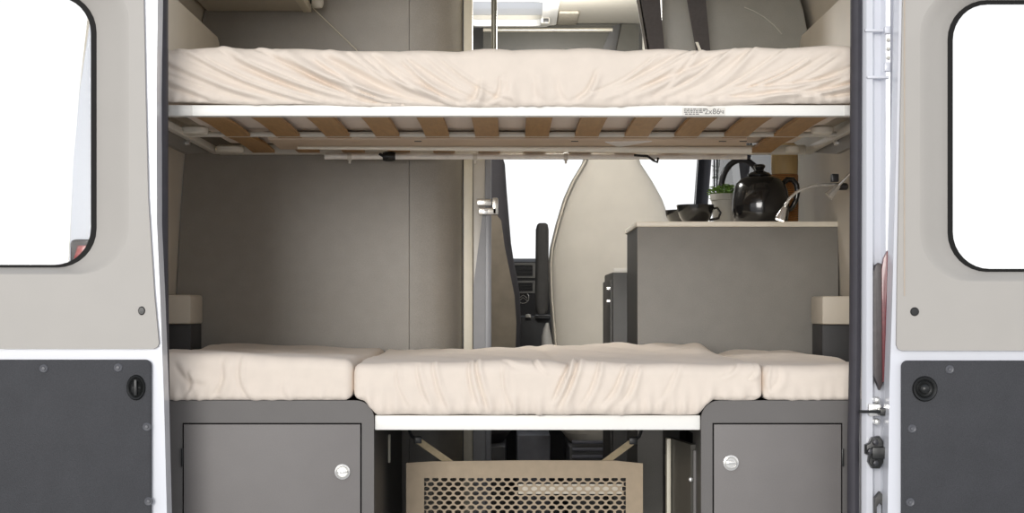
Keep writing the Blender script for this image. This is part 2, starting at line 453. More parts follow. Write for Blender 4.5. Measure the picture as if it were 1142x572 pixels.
plate(bm, [(X(a, -.02), Z(b, -.02)) for a, b in ((975, 555), (981, 548), (988, 556), (988, 575), (984, 575), (984, 564), (980, 560), (977, 565), (977, 575), (975, 575))], -.03, -.006, bev=.002)
obj('hinge_cover', bm, DARK_GREY, d2)

# ------------------------------------------------------------------ tail lights
t = thing('tail_light', 'red tail light glimpsed through the left rear door window', 'tail light', P(92, 430, -.01), )
bm = new(); plate(bm, rrect(X(79, 0), X(112, 0), Z(430, 0), Z(267, 0), .012), -.008, .014, bev=.004); obj('housing', bm, TAILDARK, t)
bm = new(); plate(bm, [(X(a, -.01), Z(b, -.01)) for a, b in ((82, 426), (82, 290), (87, 274), (108, 273), (108, 426))], -.014, -.008, bev=.003); obj('lens', bm, RED, t)
t = thing('tail_light', 'narrow maroon tail light beside the right door edge', 'tail light', P(984, 430, -.01))
bm = new()
plate(bm, [(X(a, -.01), Z(b, -.01)) for a, b in ((974, 418), (974, 305), (976, 296), (980, 293), (986, 296), (986, 424), (981, 435))], -.016, .012, bev=.003); obj('housing', bm, TAILDARK, t)
bm = new()
plate(bm, [(X(a, -.02), Z(b, -.02)) for a, b in ((984, 426), (983, 300), (985, 288), (989, 280), (994, 278), (994, 426))], -.024, -.008, bev=.003); obj('lens', bm, MAROON, t)

# ================================================================== FIXED FURNITURE
# ---- washroom unit (grey partition on the left)
YW = 1.16
wr = thing('washroom_unit', 'tall grey washroom unit behind the bunks, rounded at its corner', 'washroom unit', (-.55, YW, 0))
bm = new()
z0, z1 = 0.0, CZ - .002
prof = clip_profile(wall_profile(-1), z0, z1)
pts = [(x + .003, z) for x, z in prof]
xs = X(456, YW)
plate(bm, pts + [(xs, z1), (xs, z0)], YW, YW + 0.02)
obj('flat_panel', bm, WALL_GREY, wr)
bm = new()
arc = [(xs + .0015, YW)] + [(xs + .0015 + .06 * i / 4, YW + .0 + .004 * (i / 4) ** 2) for i in range(1, 5)]
x_, y_ = arc[-1]
for i in range(1, 9):
    a = .5 * PI * i / 8 * .88
    arc.append((x_ + .094 * math.sin(a), y_ + .13 * (1 - math.cos(a))))
inn = [(x - .004, y + .022) for x, y in arc[::-1]]
plate(bm, arc + inn, z0, z1, axis='z')
obj('curved_panel', bm, WALL_GREY, wr)
Yt = arc[-1][1]
bm = new(); box(bm, X(517, Yt), X(527, Yt), Yt - .004, Yt + .03, z0, z1, .003); obj('edge_post', bm, TRIM_CREAM, wr)
bm = new(); box(bm, X(514.5, Yt), X(517, Yt), Yt + .004, Yt + .03, z0, z1); obj('post_gasket', bm, BLACK, wr)
bm = new(); box(bm, -.9, X(516, Yt), Yt + .03, Yt + .05, z0, z1); box(bm, X(519, Yt) - .02, X(519, Yt), Yt + .05, 2.1, z0, z1); obj('inner_wall', bm, DARK_GREY, wr)

# ---- folding door next to the post
Yf = Yt + .012
fd = thing('folding_door', 'narrow grey folding door with metal latch beside the cream post', 'door', (X(537, Yf), Yf, 0))
bm = new(); box(bm, X(527.5, Yf), X(541, Yf), Yf, Yf + .018, 0, ZC + .62, .002); obj('door_leaf', bm, mat('door_beige_grey', (186, 182, 174), .35, var=.03), fd)
bm = new(); box(bm, X(541, Yf), X(548, Yf), Yf - .004, Yf + .022, 0, ZC + .62, .003); obj('closing_rail', bm, mat('blue_grey_rail', (128, 130, 136), .35, var=.03), fd)
bm = new(); plate(bm, [(X(527.8, Yf), Z(720, Yf)), (X(541, Yf), Z(720, Yf)), (X(541, Yf), Z(238, Yf)), (X(538, Yf), Z(240, Yf)), (X(527.8, Yf), Z(320, Yf))], Yf - .003, Yf); obj('lower_facing', bm, mat('blue_grey_facing', (132, 133, 137), .4, var=.03), fd)
bm = new()
box(bm, X(532, Yf), X(548, Yf), Yf - .02, Yf - .004, Z(230, Yf), Z(222, Yf), .003)
box(bm, X(534, Yf), X(554, Yf), Yf - .03, Yf - .006, Z(240, Yf), Z(232, Yf), .003)
box(bm, X(549, Yf), X(555.5, Yf), Yf - .03, Yf + .012, Z(240, Yf), Z(221, Yf), .004)
lt = obj('latch', bm, mat('satin_nickel', (198, 194, 186), .25, metal=.9, var=.04), fd)
bm = new(); lathe(bm, [(0, -.01), (.008, -.009), (.009, 0)], P(541, 236, Yf - .03), 16, 'y'); obj('latch_button', bm, CHROME, lt)
bm = new(); tube(bm, [(X(551, Yf), Yf + .009, ZC + .58), (X(551, Yf), Yf + .009, CZ - .002)], .0085, 12); obj('guide_rail', bm, mat('olive_grey_rail', (112, 110, 100), .3, metal=.4, var=.03), fd)

# ---- kitchen unit (right)
YK = 1.16
kx0, kx1 = X(711, YK), X(935, YK)
kt, kb = Z(247, YK), Z(253, YK)
k = thing('kitchen_unit', 'grey kitchen unit with pale worktop behind the right half of the lower bed', 'kitchen unit', ((kx0 + kx1) / 2, 1.4, 0))
bm = new(); box(bm, kx0, kx1, YK, YK + .018, 0, kb, .002); obj('rear_panel', bm, KITCHEN_GREY, k)
bm = new(); box(bm, kx0 + .002, kx0 + .02, YK + .018, 1.66, 0, kb); box(bm, kx1 - .02, kx1, YK + .018, 1.66, 0, kb); box(bm, kx0 + .02, kx1 - .02, 1.62, 1.66, 0, kb); obj('carcass', bm, DARK_GREY, k)
bm = new(); box(bm, kx0 - .004, kx1 + .002, YK - .006, 1.68, kb, kt, .003); obj('worktop', bm, mat('pale_worktop', (232, 224, 208), .35, var=.03, scale=30), k)
bm = new(); box(bm, .325, kx1, 1.70, 2.2, 0, Z(303, 1.68), .006); ld = obj('lower_cupboard', bm, DARK_GREY, k)
bm = new(); box(bm, .318, .326, 1.72, 2.18, .1, Z(312, 1.68), .003); obj('drawer_front', bm, DARK_GREY, ld)
for py in (322, 336):
    bm = new(); lathe(bm, [(0, -.012), (.006, -.010), (.007, 0)], (.318, 1.74, Z(py, 1.7)), 12, 'x'); obj('drawer_catch', bm, CHROME, ld)
bm = new(); box(bm, .327, kx1, 1.69, 1.698, Z(304, 1.69), Z(299, 1.69), .001); obj('vent_edge', bm, GREY_STEEL, ld)
# faucet on the worktop
Yq = 1.58
fc = thing('kitchen_faucet', 'dark arched kitchen faucet behind the teapot', 'faucet', (X(803, Yq), Yq, kt))
bm = new()
a0, a1 = X(804, Yq), X(850, Yq)
pts = [(a0, Yq, kt), (a0 + .0, Yq, Z(222, Yq))]
mid, rad = (a0 + a1) / 2, (a1 - a0) / 2
for i in range(17):
    an = PI - PI * i / 16
    pts.append((mid + rad * math.cos(an), Yq, Z(212, Yq) + (Z(178, Yq) - Z(212, Yq)) * math.sin(an)))
pts.append((a1 + .002, Yq, Z(222, Yq)))
tube(bm, pts, .0095, 12); obj('spout', bm, GRAPHITE, fc)
bm = new(); lathe(bm, [(0.02, 0), (.02, .006), (.014, .012), (.013, .04), (.011, .045)], (a0, Yq, kt), 20); obj('faucet_base', bm, GRAPHITE, fc)
# overhead kitchen locker (grey, right)
ok = thing('overhead_locker', 'grey overhead locker above the right end of the upper bunk', 'locker', (.66, 1.5, ZC + .6))
bm = new()
rp = clip_profile(wall_profile(1, -.012), ZC + .6, CZ - .003)
rp = [(x - .012 - .0 * z, z) for x, z in rp]
plate(bm, [(X(738, 1.18), ZC + .6)] + rp + [(X(738, 1.18), CZ - .003)], 1.18, 1.95, bev=.003); obj('locker_body', bm, mat('grey_locker', (132, 130, 122), .4, var=.05, scale=20, speck=.05, bscale=400), ok)
bm = new()
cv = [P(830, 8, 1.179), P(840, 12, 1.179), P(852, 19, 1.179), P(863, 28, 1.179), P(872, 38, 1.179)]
tube(bm, cv, .0016, 6); obj('curved_line', bm, mat('line_pale', (176, 172, 162), .6), ok)  # thin pale curved line on the locker's rear face
# left overhead locker
ol = thing('overhead_locker', 'cream overhead locker in the top left corner above the upper bunk', 'locker', (-.75, .8, Z(12, 1.14)))
zl = Z(12, 1.14)
bm = new()
lp_ = clip_profile(wall_profile(-1, -.012), zl, CZ - .003)
plate(bm, [(x + .004, z) for x, z in lp_] + [(X(338, 1.14), CZ - .003), (X(338, 1.14), zl)], .5, 1.15, bev=.003); obj('locker_body', bm, mat('beige_locker', (196, 190, 176), .5, var=.03), ol)
bm = new(); box(bm, X(338, 1.14), X(347, 1.14), .5, 1.15, zl - .004, zl + .02, .003); obj('edge_trim', bm, TRIM_CREAM, ol)
bm = new(); c = Vector((X(354, 1.1), 1.1, zl + .012))
lathe(bm, [(0.002, -.012), (.014, -.01), (.018, .0), (.018, .03), (.01, .036)], c, 20); sp = obj('spot_lamp', bm, GREY_STEEL, ol)
bm = new(); box(bm, c.x - .02, c.x + .002, c.y - .008, c.y + .008, zl + .012, zl + .028, .002); obj('lamp_bracket', bm, BLACK, sp)

# overcab shelf
Yo = 2.48
os_ = thing('overcab_shelf', 'dark grey shelf below the ceiling above the cab', 'shelf', (0, Yo, ZC + .78))
bm = new()
prf = [(Yo, ZC + .80), (Yo - .006, ZC + .95), (Yo - .004, ZC + 1.0), (Yo, CZ - .004), (Yo + .12, CZ - .004), (Yo + .5, ZC + .86), (Yo + .5, ZC + .80)]
plate(bm, prf, -.105, X(712, Yo) , axis='x'); obj('shelf_front', bm, mat('shelf_grey', (80, 78, 70), .45, var=.04), os_)
bm = new(); tube(bm, [(-.105, Yo - .012, Z(34, Yo)), (X(683, Yo), Yo - .012, Z(34, Yo))], .0085, 12); obj('shelf_rail', bm, mat('satin_rail', (220, 214, 198), .3, metal=.5), os_)
bm = new(); plate(bm, [(X(a, Yo), Z(b, Yo)) for a, b in ((682, 30), (692, 27), (686, 60), (670, 60))], Yo - .016, Yo, bev=.002); obj('end_cheek', bm, DARK_GREY, os_)
# roof hatch
rh = thing('roof_hatch', 'white framed roof hatch in the ceiling between the tall units', 'roof hatch', (-.02, 2.13, CZ - .03))
bm = new(); plate(bm, rrect(hx0 - .05, hx1 + .04, hy0 - .05, hy1 + .035, .03), CZ - .016, CZ - .002, [rrect(hx0 + .01, hx1 - .01, hy0 + .01, hy1 - .012, .03)], axis='z', bev=0); 
plate(bm, rrect(hx0 - .02, hx1 + .01, hy0 - .02, hy1 + .012, .03), CZ - .026, CZ - .016, [rrect(hx0 + .015, hx1 - .015, hy0 + .015, hy1 - .015, .03)], axis='z'); obj('hatch_frame', bm, WHITE_STEEL, rh)
bm = new(); box(bm, hx0 + .002, hx1 - .002, hy0 + .002, hy1 - .002, CZ + .015, CZ + .02); obj('hatch_pane', bm, FROST, rh)
bm = new(); box(bm, X(603, 2.2), X(613, 2.2), 2.20, 2.27, CZ - .045, CZ - .026, .004); la = obj('hatch_latch', bm, GREY_STEEL, rh)
bm = new(); box(bm, X(606, 2.2), X(612, 2.2), 2.192, 2.20, CZ - .043, CZ - .03, .001); obj('latch_catch', bm, BLACK, la)
bm = new(); box(bm, hx1 + .045, hx1 + .115, 2.2, 2.45, CZ - .012, CZ - .002, .004); obj('vent_strip', bm, mat('vent_beige', (190, 182, 166), .6, var=.2, scale=200), rh)

# cream side panels beside the upper bunk
def side_panel(s, far_px, zt_py, label):
    x = s * .82; Yf_ = abs(x) * F / abs(far_px - CX) - D
    bm = new(); zt_ = Z(zt_py, Yf_)
    p = [(.20, ZC + .50), (Yf_ + .02, ZC + .50), (Yf_ + .02, zt_ - .03), (Yf_ + .01, zt_ - .01), (Yf_ - .015, zt_), (.20, zt_)]
    plate(bm, p, x, s * .885, axis='x', bev=.004)
    return tag(obj('side_cushion_panel', bm, LINER), label, 'side panel')
side_panel(-1, 244, 42, 'cream side panel along the wall above the left end of the upper mattress')
side_panel(1, 893, 40, 'cream side panel along the wall above the right end of the upper mattress')

# wall boxes beside the lower bed
def wall_box(s, px, top, bot, label):
    Yb = .96
    xi = X(px, Yb); xo = s * (.955 if s > 0 else .975)
    t = thing('wall_box', label, 'box', ((xi + xo) / 2, Yb + .08, ZC - .13))
    bm = new(); box(bm, xi, xo, Yb, 1.15, Z(bot, Yb), Z(top, Yb), .008); obj('box_body', bm, LINER, t)
    bm = new(); box(bm, xi + (.004 if s > 0 else -.004), xo, Yb + .02, 1.15, ZC - .20, Z(bot, Yb), .003); obj('dark_plinth', bm, mat('dark_plinth', (60, 60, 62), .6), t)
wall_box(-1, 213, 328.5, 361.5, 'small cream wall box at the left end of the lower bed')
wall_box(1, 917, 330, 362, 'small cream wall box at the right end of the lower bed, before the kitchen unit')

# ------------------------------------------------------------------ rear cabinets
YC = 0.09
zc_top = Z(446.5, YC)
def cabinet(s, xi_px, wallx, dpx0, dpx1, dy, lock, hinge_px, label, open_side):
    xi = X(xi_px, YC); xo = wallx
    xa, xb = min(xi, xo), max(xi, xo)
    t = thing('rear_cabinet', label, 'cabinet', ((xa + xb) / 2, .6, 0))
    da, db, dz = X(dpx0, YC), X(dpx1, YC), Z(dy, YC)
    r = .042
    bm = new()
    outl = rrect(xa, xb, 0.0, zc_top, [0, 0, r if s < 0 else 0, 0 if s < 0 else r])
    g = .003
    plate(bm, outl, YC, YC + .018, [[(da - g, .10), (db + g, .10), (db + g, dz + g), (da - g, dz + g)]], bev=0)
    obj('front_frame', bm, CAB_GREY, t)
    bm = new()
    box(bm, xa + .002, xb - .002, YC + .018, 1.13, zc_top - .02 - .045 * 0, zc_top - .003)
    if open_side:
        hy0_, hy1_ = .28, .62
        sx0, sx1 = (xi, xi + .016)
        box(bm, sx0, sx1, YC + .018, hy0_, 0, zc_top - .035); box(bm, sx0, sx1, hy1_, 1.13, 0, zc_top - .035)
        box(bm, sx0, sx1, hy0_, hy1_, .55, zc_top - .035); box(bm, sx0, sx1, hy0_, hy1_, 0, .06)
    else:
        box(bm, xi - .016, xi, YC + .018, 1.13, 0, zc_top - .035)
    box(bm, xa + .02, xb - .02, YC + .018, 1.13, 0, .02)
    box(bm, xa + .02, xb - .02, 1.11, 1.13, .02, zc_top - .02)
    obj('carcass', bm, DARK_GREY, t)
    bm = new(); plate(bm, [(da, .104), (db, .104), (db, dz), (da, dz)], YC - .004, YC + .014, bev=.003); dr = obj('cabinet_door', bm, DOOR_GREY, t)
    bm = new(); c = P(lock[0], lock[1], YC - .004)
    lathe(bm, [(0, -.003), (.006, -.003), (.0065, -.005), (.011, -.005), (.0125, -.003), (.0145, -.006), (.0178, -.005), (.0185, .0)], c, 32, 'y'); lk = obj('push_lock', bm, CHROME, dr)
    bm = new(); box(bm, c.x - .011, c.x + .011, c.y - .008, c.y - .003, c.z - .0025, c.z + .0035, .001); obj('lock_bar', bm, CHROME, lk)
    bm = new(); box(bm, X(hinge_px - 1.2, YC), X(hinge_px + 1.2, YC), YC - .006, YC + .002, Z(520, YC), Z(500, YC), .001); obj('hinge', bm, BLACK, dr)
    return t, xi
cl, cl_xi = cabinet(-1, 417, -.955, 205, 402, 473, (382, 526), 203.6, 'grey cabinet under the lower bed with its round lock near its right edge', False)
cr, cr_xi = cabinet(1, 782, .95, 796, 938, 473, (815, 516), 939.6, 'grey cabinet under the lower bed with its round lock near its left edge', True)
# small strip on the left cabinet's inner side, open flap of the right cabinet
bm = new(); Ys = .55; box(bm, cl_xi + .0005, cl_xi + .006, Ys, Ys + .02, Z(516, Ys), Z(485, Ys), .001); obj('side_strip', bm, TRIM_CREAM, cl)
yh = .50; tipx = X(749, .44); 
bm = new()
h0 = Vector((cr_xi - .004, .22)); h1 = Vector((tipx, .46))
dv = (h1 - h0).normalized(); nv = Vector((-dv.y, dv.x)) * .007
plate(bm, [tuple(h0 - nv), tuple(h1 - nv), tuple(h1 + nv), tuple(h0 + nv)], .10, Z(488, .45), axis='z'); fl = obj('side_door', bm, mat('flap_dark', (74, 72, 66), .5), cr)
bm = new(); box(bm, h1.x - .0135, h1.x - .0035, h1.y - .04, h1.y + .0, .10, Z(488, .45), .0015); obj('door_edging', bm, TRIM_CREAM, fl)
bm = new(); box(bm, X(773, .21), X(779, .21), .205, .219, .10, Z(502, .21), .002); obj('near_edging', bm, CAB_GREY, fl)
bm = new(); kp = h0 + dv * .06 - Vector((dv.y, -dv.x)) * -.0; lathe(bm, [(0, -.012), (.005, -.010), (.006, 0)], (X(771, .2), .213, Z(535, .2)), 12, 'y'); obj('door_knob', bm, CHROME, fl)
bm = new(); box(bm, X(740.5, 1.05), X(744.5, 1.05), 1.0, 1.02, Z(530, 1.03), Z(506, 1.03), .002); obj('hinge_plate', bm, TRIM_CREAM, cr)

# ------------------------------------------------------------------ lower bed
lb = thing('lower_bunk_base', 'white steel rail and board carrying the lower bed between the grey cabinets', 'bed base', (0, .6, ZC - .3))
rz1, rz0 = Z(463, .10), Z(479.5, .10)
bm = new(); box(bm, cl_xi + .001, cr_xi - .001, .10, .135, rz0, rz1, .003); obj('front_rail', bm, WHITE_STEEL, lb)
bm = new(); box(bm, cl_xi + .001, cr_xi - .001, .135, 1.13, rz1 - .022, rz1 - .006); obj('bed_board', bm, DARK_GREY, lb)

# ------------------------------------------------------------------ upholstery
def cushion(name, x0, x1, y0, y1, z0, z1, r, folds, label, tops, nx=320, endr=.03, botw=None, group=None, rip=.0025, deep=False, cat='mattress'):
    """soft block: rounded cross-section swept along X, with folds pressed into its front"""
    h, d = z1 - z0, y1 - y0
    # profile from bottom-back round the front to top-back; (y,z) with outward normals
    prof = []
    def add(y, z, ny, nz): prof.append((y, z, ny, nz))
    nb = 5
    for i in range(nb): add(y1 - r - (d - 2 * r) * i / nb, z0, 0, -1)
    rb = r * .45
    for i in range(7):
        a = -.5 * PI - .5 * PI * i / 6
        add(y0 + rb + rb * math.cos(a), z0 + rb + rb * math.sin(a), math.cos(a), math.sin(a))
    nf = 40
    for i in range(1, nf): add(y0, z0 + rb + (h - rb - r) * i / nf, -1, 0)
    for i in range(11):
        a = PI - .5 * PI * i / 10
        add(y0 + r + r * math.cos(a), z1 - r + r * math.sin(a), math.cos(a), math.sin(a))
    nt = 26
    for i in range(1, nt): add(y0 + r + (d - 2 * r) * i / nt, z1, 0, 1)
    for i in range(7):
        a = .5 * PI - .5 * PI * i / 6
        add(y1 - r + r * math.cos(a), z1 - r + r * math.sin(a), math.cos(a), math.sin(a))
    for i in range(4):
        a = 0 - .5 * PI * i / 3
        add(y1 - r * .5 + r * .5 * math.cos(a), z0 + r * .5 + r * .5 * math.sin(a), math.cos(a), math.sin(a))
    pr_ = np.array(prof); M = len(pr_)
    # fold coordinate: v = running length along the profile, 0 at the bottom front edge
    ds = np.r_[0, np.cumsum(np.hypot(np.diff(pr_[:, 0]), np.diff(pr_[:, 1])))]
    v = ds - ds[nb + 3]
    # x stations, denser at the ends
    u = np.linspace(0, 1, nx)
    xs_ = x0 + (x1 - x0) * u
    e = np.minimum(xs_ - x0, x1 - xs_)
    ends = np.array([0, .15, .4, .7, 1.0]) * endr
    xs_ = np.unique(np.r_[x0 + ends, x1 - ends, xs_[(e > endr)]])
    e = np.clip(np.minimum(xs_ - x0, x1 - xs_) / endr, 0, 1)
    shrink = endr * (1 - np.sqrt(1 - (1 - e) ** 2))
    XX, VV = np.meshgrid(xs_, v, indexing='ij')
    H = np.zeros_like(XX)
    for (xa, va, xb, vb, amp, w) in folds:
        dx, dv_ = xb - xa, vb - va; L2 = dx * dx + dv_ * dv_
        tt = ((XX - xa) * dx + (VV - va) * dv_) / L2
        tc = np.clip(tt, 0, 1)
        bow = .012 * np.sin(PI * tc) * np.sign(dx)
        dist = ((XX - xa) * dv_ - (VV - va) * dx) / math.sqrt(L2) - bow
        over = np.abs(tt - tc) * math.sqrt(L2)
        taper = np.sin(PI * np.clip(.12 + .88 * tc, 0, 1)) ** .6 * np.exp(-(over / (w * 1.2)) ** 2)
        s_ = dist / w
        H += FOLD * amp * taper * (np.exp(-s_ ** 2) - .9 * np.exp(-(s_ - 1.25) ** 2 * 3.0))
    # gathered ripples close to the lower hem
    ph = np.cumsum(rng.uniform(.4, 1.6, len(xs_))) * (xs_[1] - xs_[0] if len(xs_) > 1 else .01) * 0
    hem = np.exp(-((VV - .004) / .022) ** 2)
    H += rip * hem * (np.sin(XX * 190 + 2.5 * np.sin(XX * 17)) + .6 * np.sin(XX * 97 + 1.7))
    # broad softness
    H += .003 * np.sin(XX * 9 + 1) * np.sin(VV * 11 + .5) + .0016 * np.sin(XX * 31 + VV * 23)
    tw = np.clip(pr_[:, 3], 0, 1)[None, :]
    T = tops(XX, np.tile(pr_[:, 0][None, :], (len(xs_), 1))) * (np.clip((pr_[:, 1] - z0) / h, 0, 1) ** 1.2)[None, :]
    ctr = np.array([(y0 + y1) / 2, (z0 + z1) / 2])
    bm = new(); rows = []
    W = botw(xs_) if botw is not None else np.zeros(len(xs_))
    for i, x in enumerate(xs_):
        row = []
        for j in range(M):
            y, z, ny, nz = pr_[j]
            hh = H[i, j] if (ny < .5 and nz > -.9) else 0
            bz = W[i] * max(0, 1 - (z - z0) / (h * .6)) if deep or y < y0 + .1 else 0
            row.append(Vector((x, y + ny * (hh - shrink[i]), z + nz * (hh - shrink[i]) + T[i, j] + bz)))
        rows.append(row)
    loft(bm, rows)
    return tag(obj(name, bm, MATTRESS, angle=80), label, cat, group)

FOLD = 1.45
def sstep(t):
    t = np.clip(t, 0, 1); return t * t * (3 - 2 * t)
# ---- upper mattress
zu0, zu1 = Z(117.2, .1), Z(57, .1)
H_ = zu1 - zu0
folds = []
r_ = random.Random(3)
x = -.86
while x < .86:
    u = (x + .80) / 1.6
    if x < -.12:
        lean = .10 + .10 * r_.random() + (.06 if x < -.4 else 0)
        folds.append((x - lean * .3, H_ * r_.uniform(.75, 1.05), x + lean, H_ * r_.uniform(.0, .12), r_.uniform(.0022, .0052), r_.uniform(.0045, .010)))
        x += r_.uniform(.020, .040)
    elif x < .18:
        lean = r_.uniform(-.05, .05)
        folds.append((x + lean, H_ * r_.uniform(.35, .8), x, H_ * r_.uniform(0, .1), r_.uniform(.0018, .0038), r_.uniform(.008, .014)))
        x += r_.uniform(.04, .08)
    else:
        lean = .08 + .12 * r_.random() + (.05 if x > .5 else 0)
        folds.append((x + lean, H_ * r_.uniform(.7, 1.02), x - lean * .4, H_ * r_.uniform(.0, .12), r_.uniform(.0022, .0050), r_.uniform(.0045, .010)))
        x += r_.uniform(.020, .042)
# long creases near the right lower corner
for (a, b, c_, d_) in ((.50, .03, .80, .062), (.58, .015, .82, .045), (.45, .012, .70, .03), (.66, .012, .84, .026)):
    folds.append((c_, d_, a, b, .0045, .007))
folds += [(-.42, H_ * .95, -.13, H_ * .06, .007, .012), (-.52, H_ * .9, -.27, H_ * .05, .006, .010), (.20, .06, .14, .0, .005, .009), (-.07, .045, -.10, .0, .005, .009), (-.02, .05, -.05, .002, .004, .008)]
def top_u(XX, YY):
    f = np.clip(1 - (YY - .05) / .25, 0, 1)
    return .004 * f * (np.abs(np.sin(XX * 21 + .8 * np.sin(XX * 6))) - .5) + .006 * (XX > 0) * XX + .004 * np.abs(XX)
cushion('upper_mattress', -.817, .817, .075, 1.05, zu0, zu1, .022, folds, 'cream wrinkled mattress on the slatted upper bunk', top_u, nx=820, endr=.02,
        botw=lambda xx: -.006 + .011 * (np.abs(xx) / .8) ** 2 + 0.0016 * np.sin(xx * 23), rip=.0014)
# ---- lower cushions
zl_t = Z(403, .09)
def flds(lst): return lst
fl_l = [(-.62, .085, -.60, .0, .003, .008), (-.66, .07, -.685, .0, .003, .009), (-.74, .05, -.755, .0, .003, .008), (-.52, .05, -.50, .0, .0015, .01), (-.77, .08, -.70, .04, .003, .012)]
cushion('lower_cushion', -.862, X(393.5, .08), .082, 1.14, zc_top + .001, zl_t + .004, .026, fl_l, 'cream cushion at the left end of the lower bed, over the wider cabinet',
        lambda XX, YY: np.clip((-.40 - XX) / .4, 0, 1) * .014 + .004 * np.sin(YY * 7), nx=200, endr=.022, group=None, rip=.0016, cat='cushion')
fc_ = []
r_ = random.Random(9)
for px0, py0, px1, py1, am in ((468, 425, 488, 465, .003), (486, 420, 505, 466, .0035), (535, 410, 550, 466, .0045), (528, 420, 540, 466, .004), (565, 430, 578, 466, .0025),
                               (600, 405, 612, 440, .003), (640, 408, 619, 462, .008), (650, 415, 626, 466, .005), (672, 425, 650, 466, .004), (700, 430, 672, 466, .0045), (715, 432, 690, 466, .0035),
                               (560, 415, 596, 430, .002), (760, 425, 735, 464, .002), (445, 430, 462, 464, .002), (826, 415, 806, 446, .002), (846, 420, 838, 446, .003)):
    fc_.append((X(px0, .08), (467 - py0) / 480, X(px1, .08), (467 - py1) / 480, am, .0075))
def top_c(XX, YY):
    back = np.clip((YY - .25) / .8, 0, 1)
    hump = .022 * np.exp(-((XX - .34) / .42) ** 2) * back
    ridge = .010 * np.exp(-((XX - .50 - .06 * (YY - .6)) / .035) ** 2) * back
    dip = -.016 * np.exp(-((XX - .565) / .03) ** 2) * back
    pinch = -.007 * np.exp(-((XX - .13 + .05 * YY) / .02) ** 2)
    fr = -.004 * np.clip(XX / .5, 0, 1)
    wr_ = .0035 * np.sin(XX * 38 + YY * 21) * back + .0025 * np.sin(XX * 17 - YY * 34) * back
    return hump + ridge + dip + pinch + fr + wr_
cushion('lower_cushion', X(394, .08), X(850.5, .08), .078, 1.14, zc_top + .001, zl_t, .03, fc_, 'long cream cushion in the middle of the lower bed, creased, above the white rail',
        top_c, nx=560, endr=.02, botw=lambda xx: (rz1 + .001 - zc_top) * sstep((xx - cl_xi + .028) / .04) * sstep((cr_xi + .028 - xx) / .04) + .001 * np.sin(xx * 45), deep=True, rip=.0026, cat='cushion')
cushion('lower_cushion', X(851, .08), .862, .084, 1.14, zc_top + .001, zl_t - .010, .026, [(.63, .07, .60, .01, .002, .01), (.60, .075, .605, .0, .003, .006)], 'short cream cushion at the right end of the lower bed',
        lambda XX, YY: .014 * np.clip((YY - .2) / .8, 0, 1) * np.sin(np.clip((XX - .58) / .28, 0, 1) * PI) + .004 * np.sin(XX * 40 + YY * 18) * np.clip(YY - .1, 0, 1), nx=110, endr=.016, rip=.001, cat='cushion')

# ------------------------------------------------------------------ upper bunk frame
ub = thing('upper_bunk_frame', 'white steel bunk frame with wooden slats under the upper mattress', 'bunk bed frame', (0, .6, ZC + .43))
f1, f0 = Z(118.0, .1), Z(130, .1)
bm = new(); box(bm, -.862, .862, .085, .118, f0, f1, .002); fr = obj('front_rail', bm, WHITE_STEEL, ub)
for s in (-1, 1):
    bm = new(); a, b = (X(188, .08), X(214, .08)) if s < 0 else (X(942, .08), X(951, .08))
    box(bm, a, b, .083, .086, f0 + .001, f1 - .001, .0005); obj('rail_end_sleeve', bm, mat('sleeve_white', (216, 214, 208), .4), fr)
# sticker with its writing
bm = new(); box(bm, X(761, .08), X(809, .08), .0838, .0852, Z(128.5, .083), Z(120, .083)); lab = obj('weight_label', bm, LABELGREY, fr)
bm = new()
def text(s, px, py, size):
    cu = bpy.data.curves.new('lettering', 'FONT'); cu.body = s; cu.size = size; cu.extrude = .0003
    o = bpy.data.objects.new('lettering', cu); COL.objects.link(o)
    me = bpy.data.meshes.new_from_object(o)
    base = P(px, py, .0834)
    vs = [bm.verts.new(base + Vector((v.co.x, -v.co.z, v.co.y))) for v in me.vertices]
    for f in me.polygons: bm.faces.new([vs[i] for i in f.vertices])
    bpy.data.objects.remove(o); bpy.data.curves.remove(cu); bpy.data.meshes.remove(me)
text('2x86', 785.5, 127.2, .0185); text('kg', 803, 125.5, .0105)
obj('lettering', bm, INK, lab, smooth=False)
bm = new()
for py, a, b in ((121.6, 763, 784), (123.4, 763, 784), (125.2, 763, 784), (127.2, 764, 780)):
    x = X(a, .083)
    while x < X(b, .083):
        w = r_.uniform(.003, .009); box(bm, x, x + w, .0832, .0838, Z(py + .55, .083), Z(py - .55, .083)); x += w + .0018
obj('small_print', bm, INK, lab)
zr0, zr1 = Z(154, .62), Z(149.5, .62)
bm = new(); tube(bm, [(-.852, .62, (zr0 + zr1) / 2 + .004), (.852, .62, (zr0 + zr1) / 2 + .004)], .0065, 10); box(bm, -.848, .848, .617, .64, zr0 + .004, zr1 + .006, .003); obj('middle_rail', bm, GREY_STEEL, ub)
zq0, zq1 = Z(172, 1.10), Z(168.5, 1.10)
bm = new(); box(bm, -.848, .848, 1.095, 1.12, zq0, zq1 + .018, .003); obj('rear_rail', bm, GREY_STEEL, ub)
for s in (-1, 1):
    bm = new(); box(bm, s * .848, s * .866, .118, 1.12, f0 + .002, f1 - .004, .003); obj('side_rail', bm, GREY_STEEL, ub)
sz0 = f0 + .008
for i in range(12):
    xx = -.715 + .13 * i
    bm = new()
    pts = [(xx, y, sz0 + .004 * math.sin(PI * (y - .118) / .5)) for y in np.linspace(.12, .615, 9)]
    strip(bm, pts, (.031, 0, 0), (0, 0, .004)); obj('slat', bm, WOOD, ub)
    bm = new()
    pts = [(xx, y, sz0 + .004 * math.sin(PI * (y - .64) / .46)) for y in np.linspace(.642, 1.094, 9)]
    strip(bm, pts, (.031, 0, 0), (0, 0, .004)); obj('slat', bm, WOOD, ub)
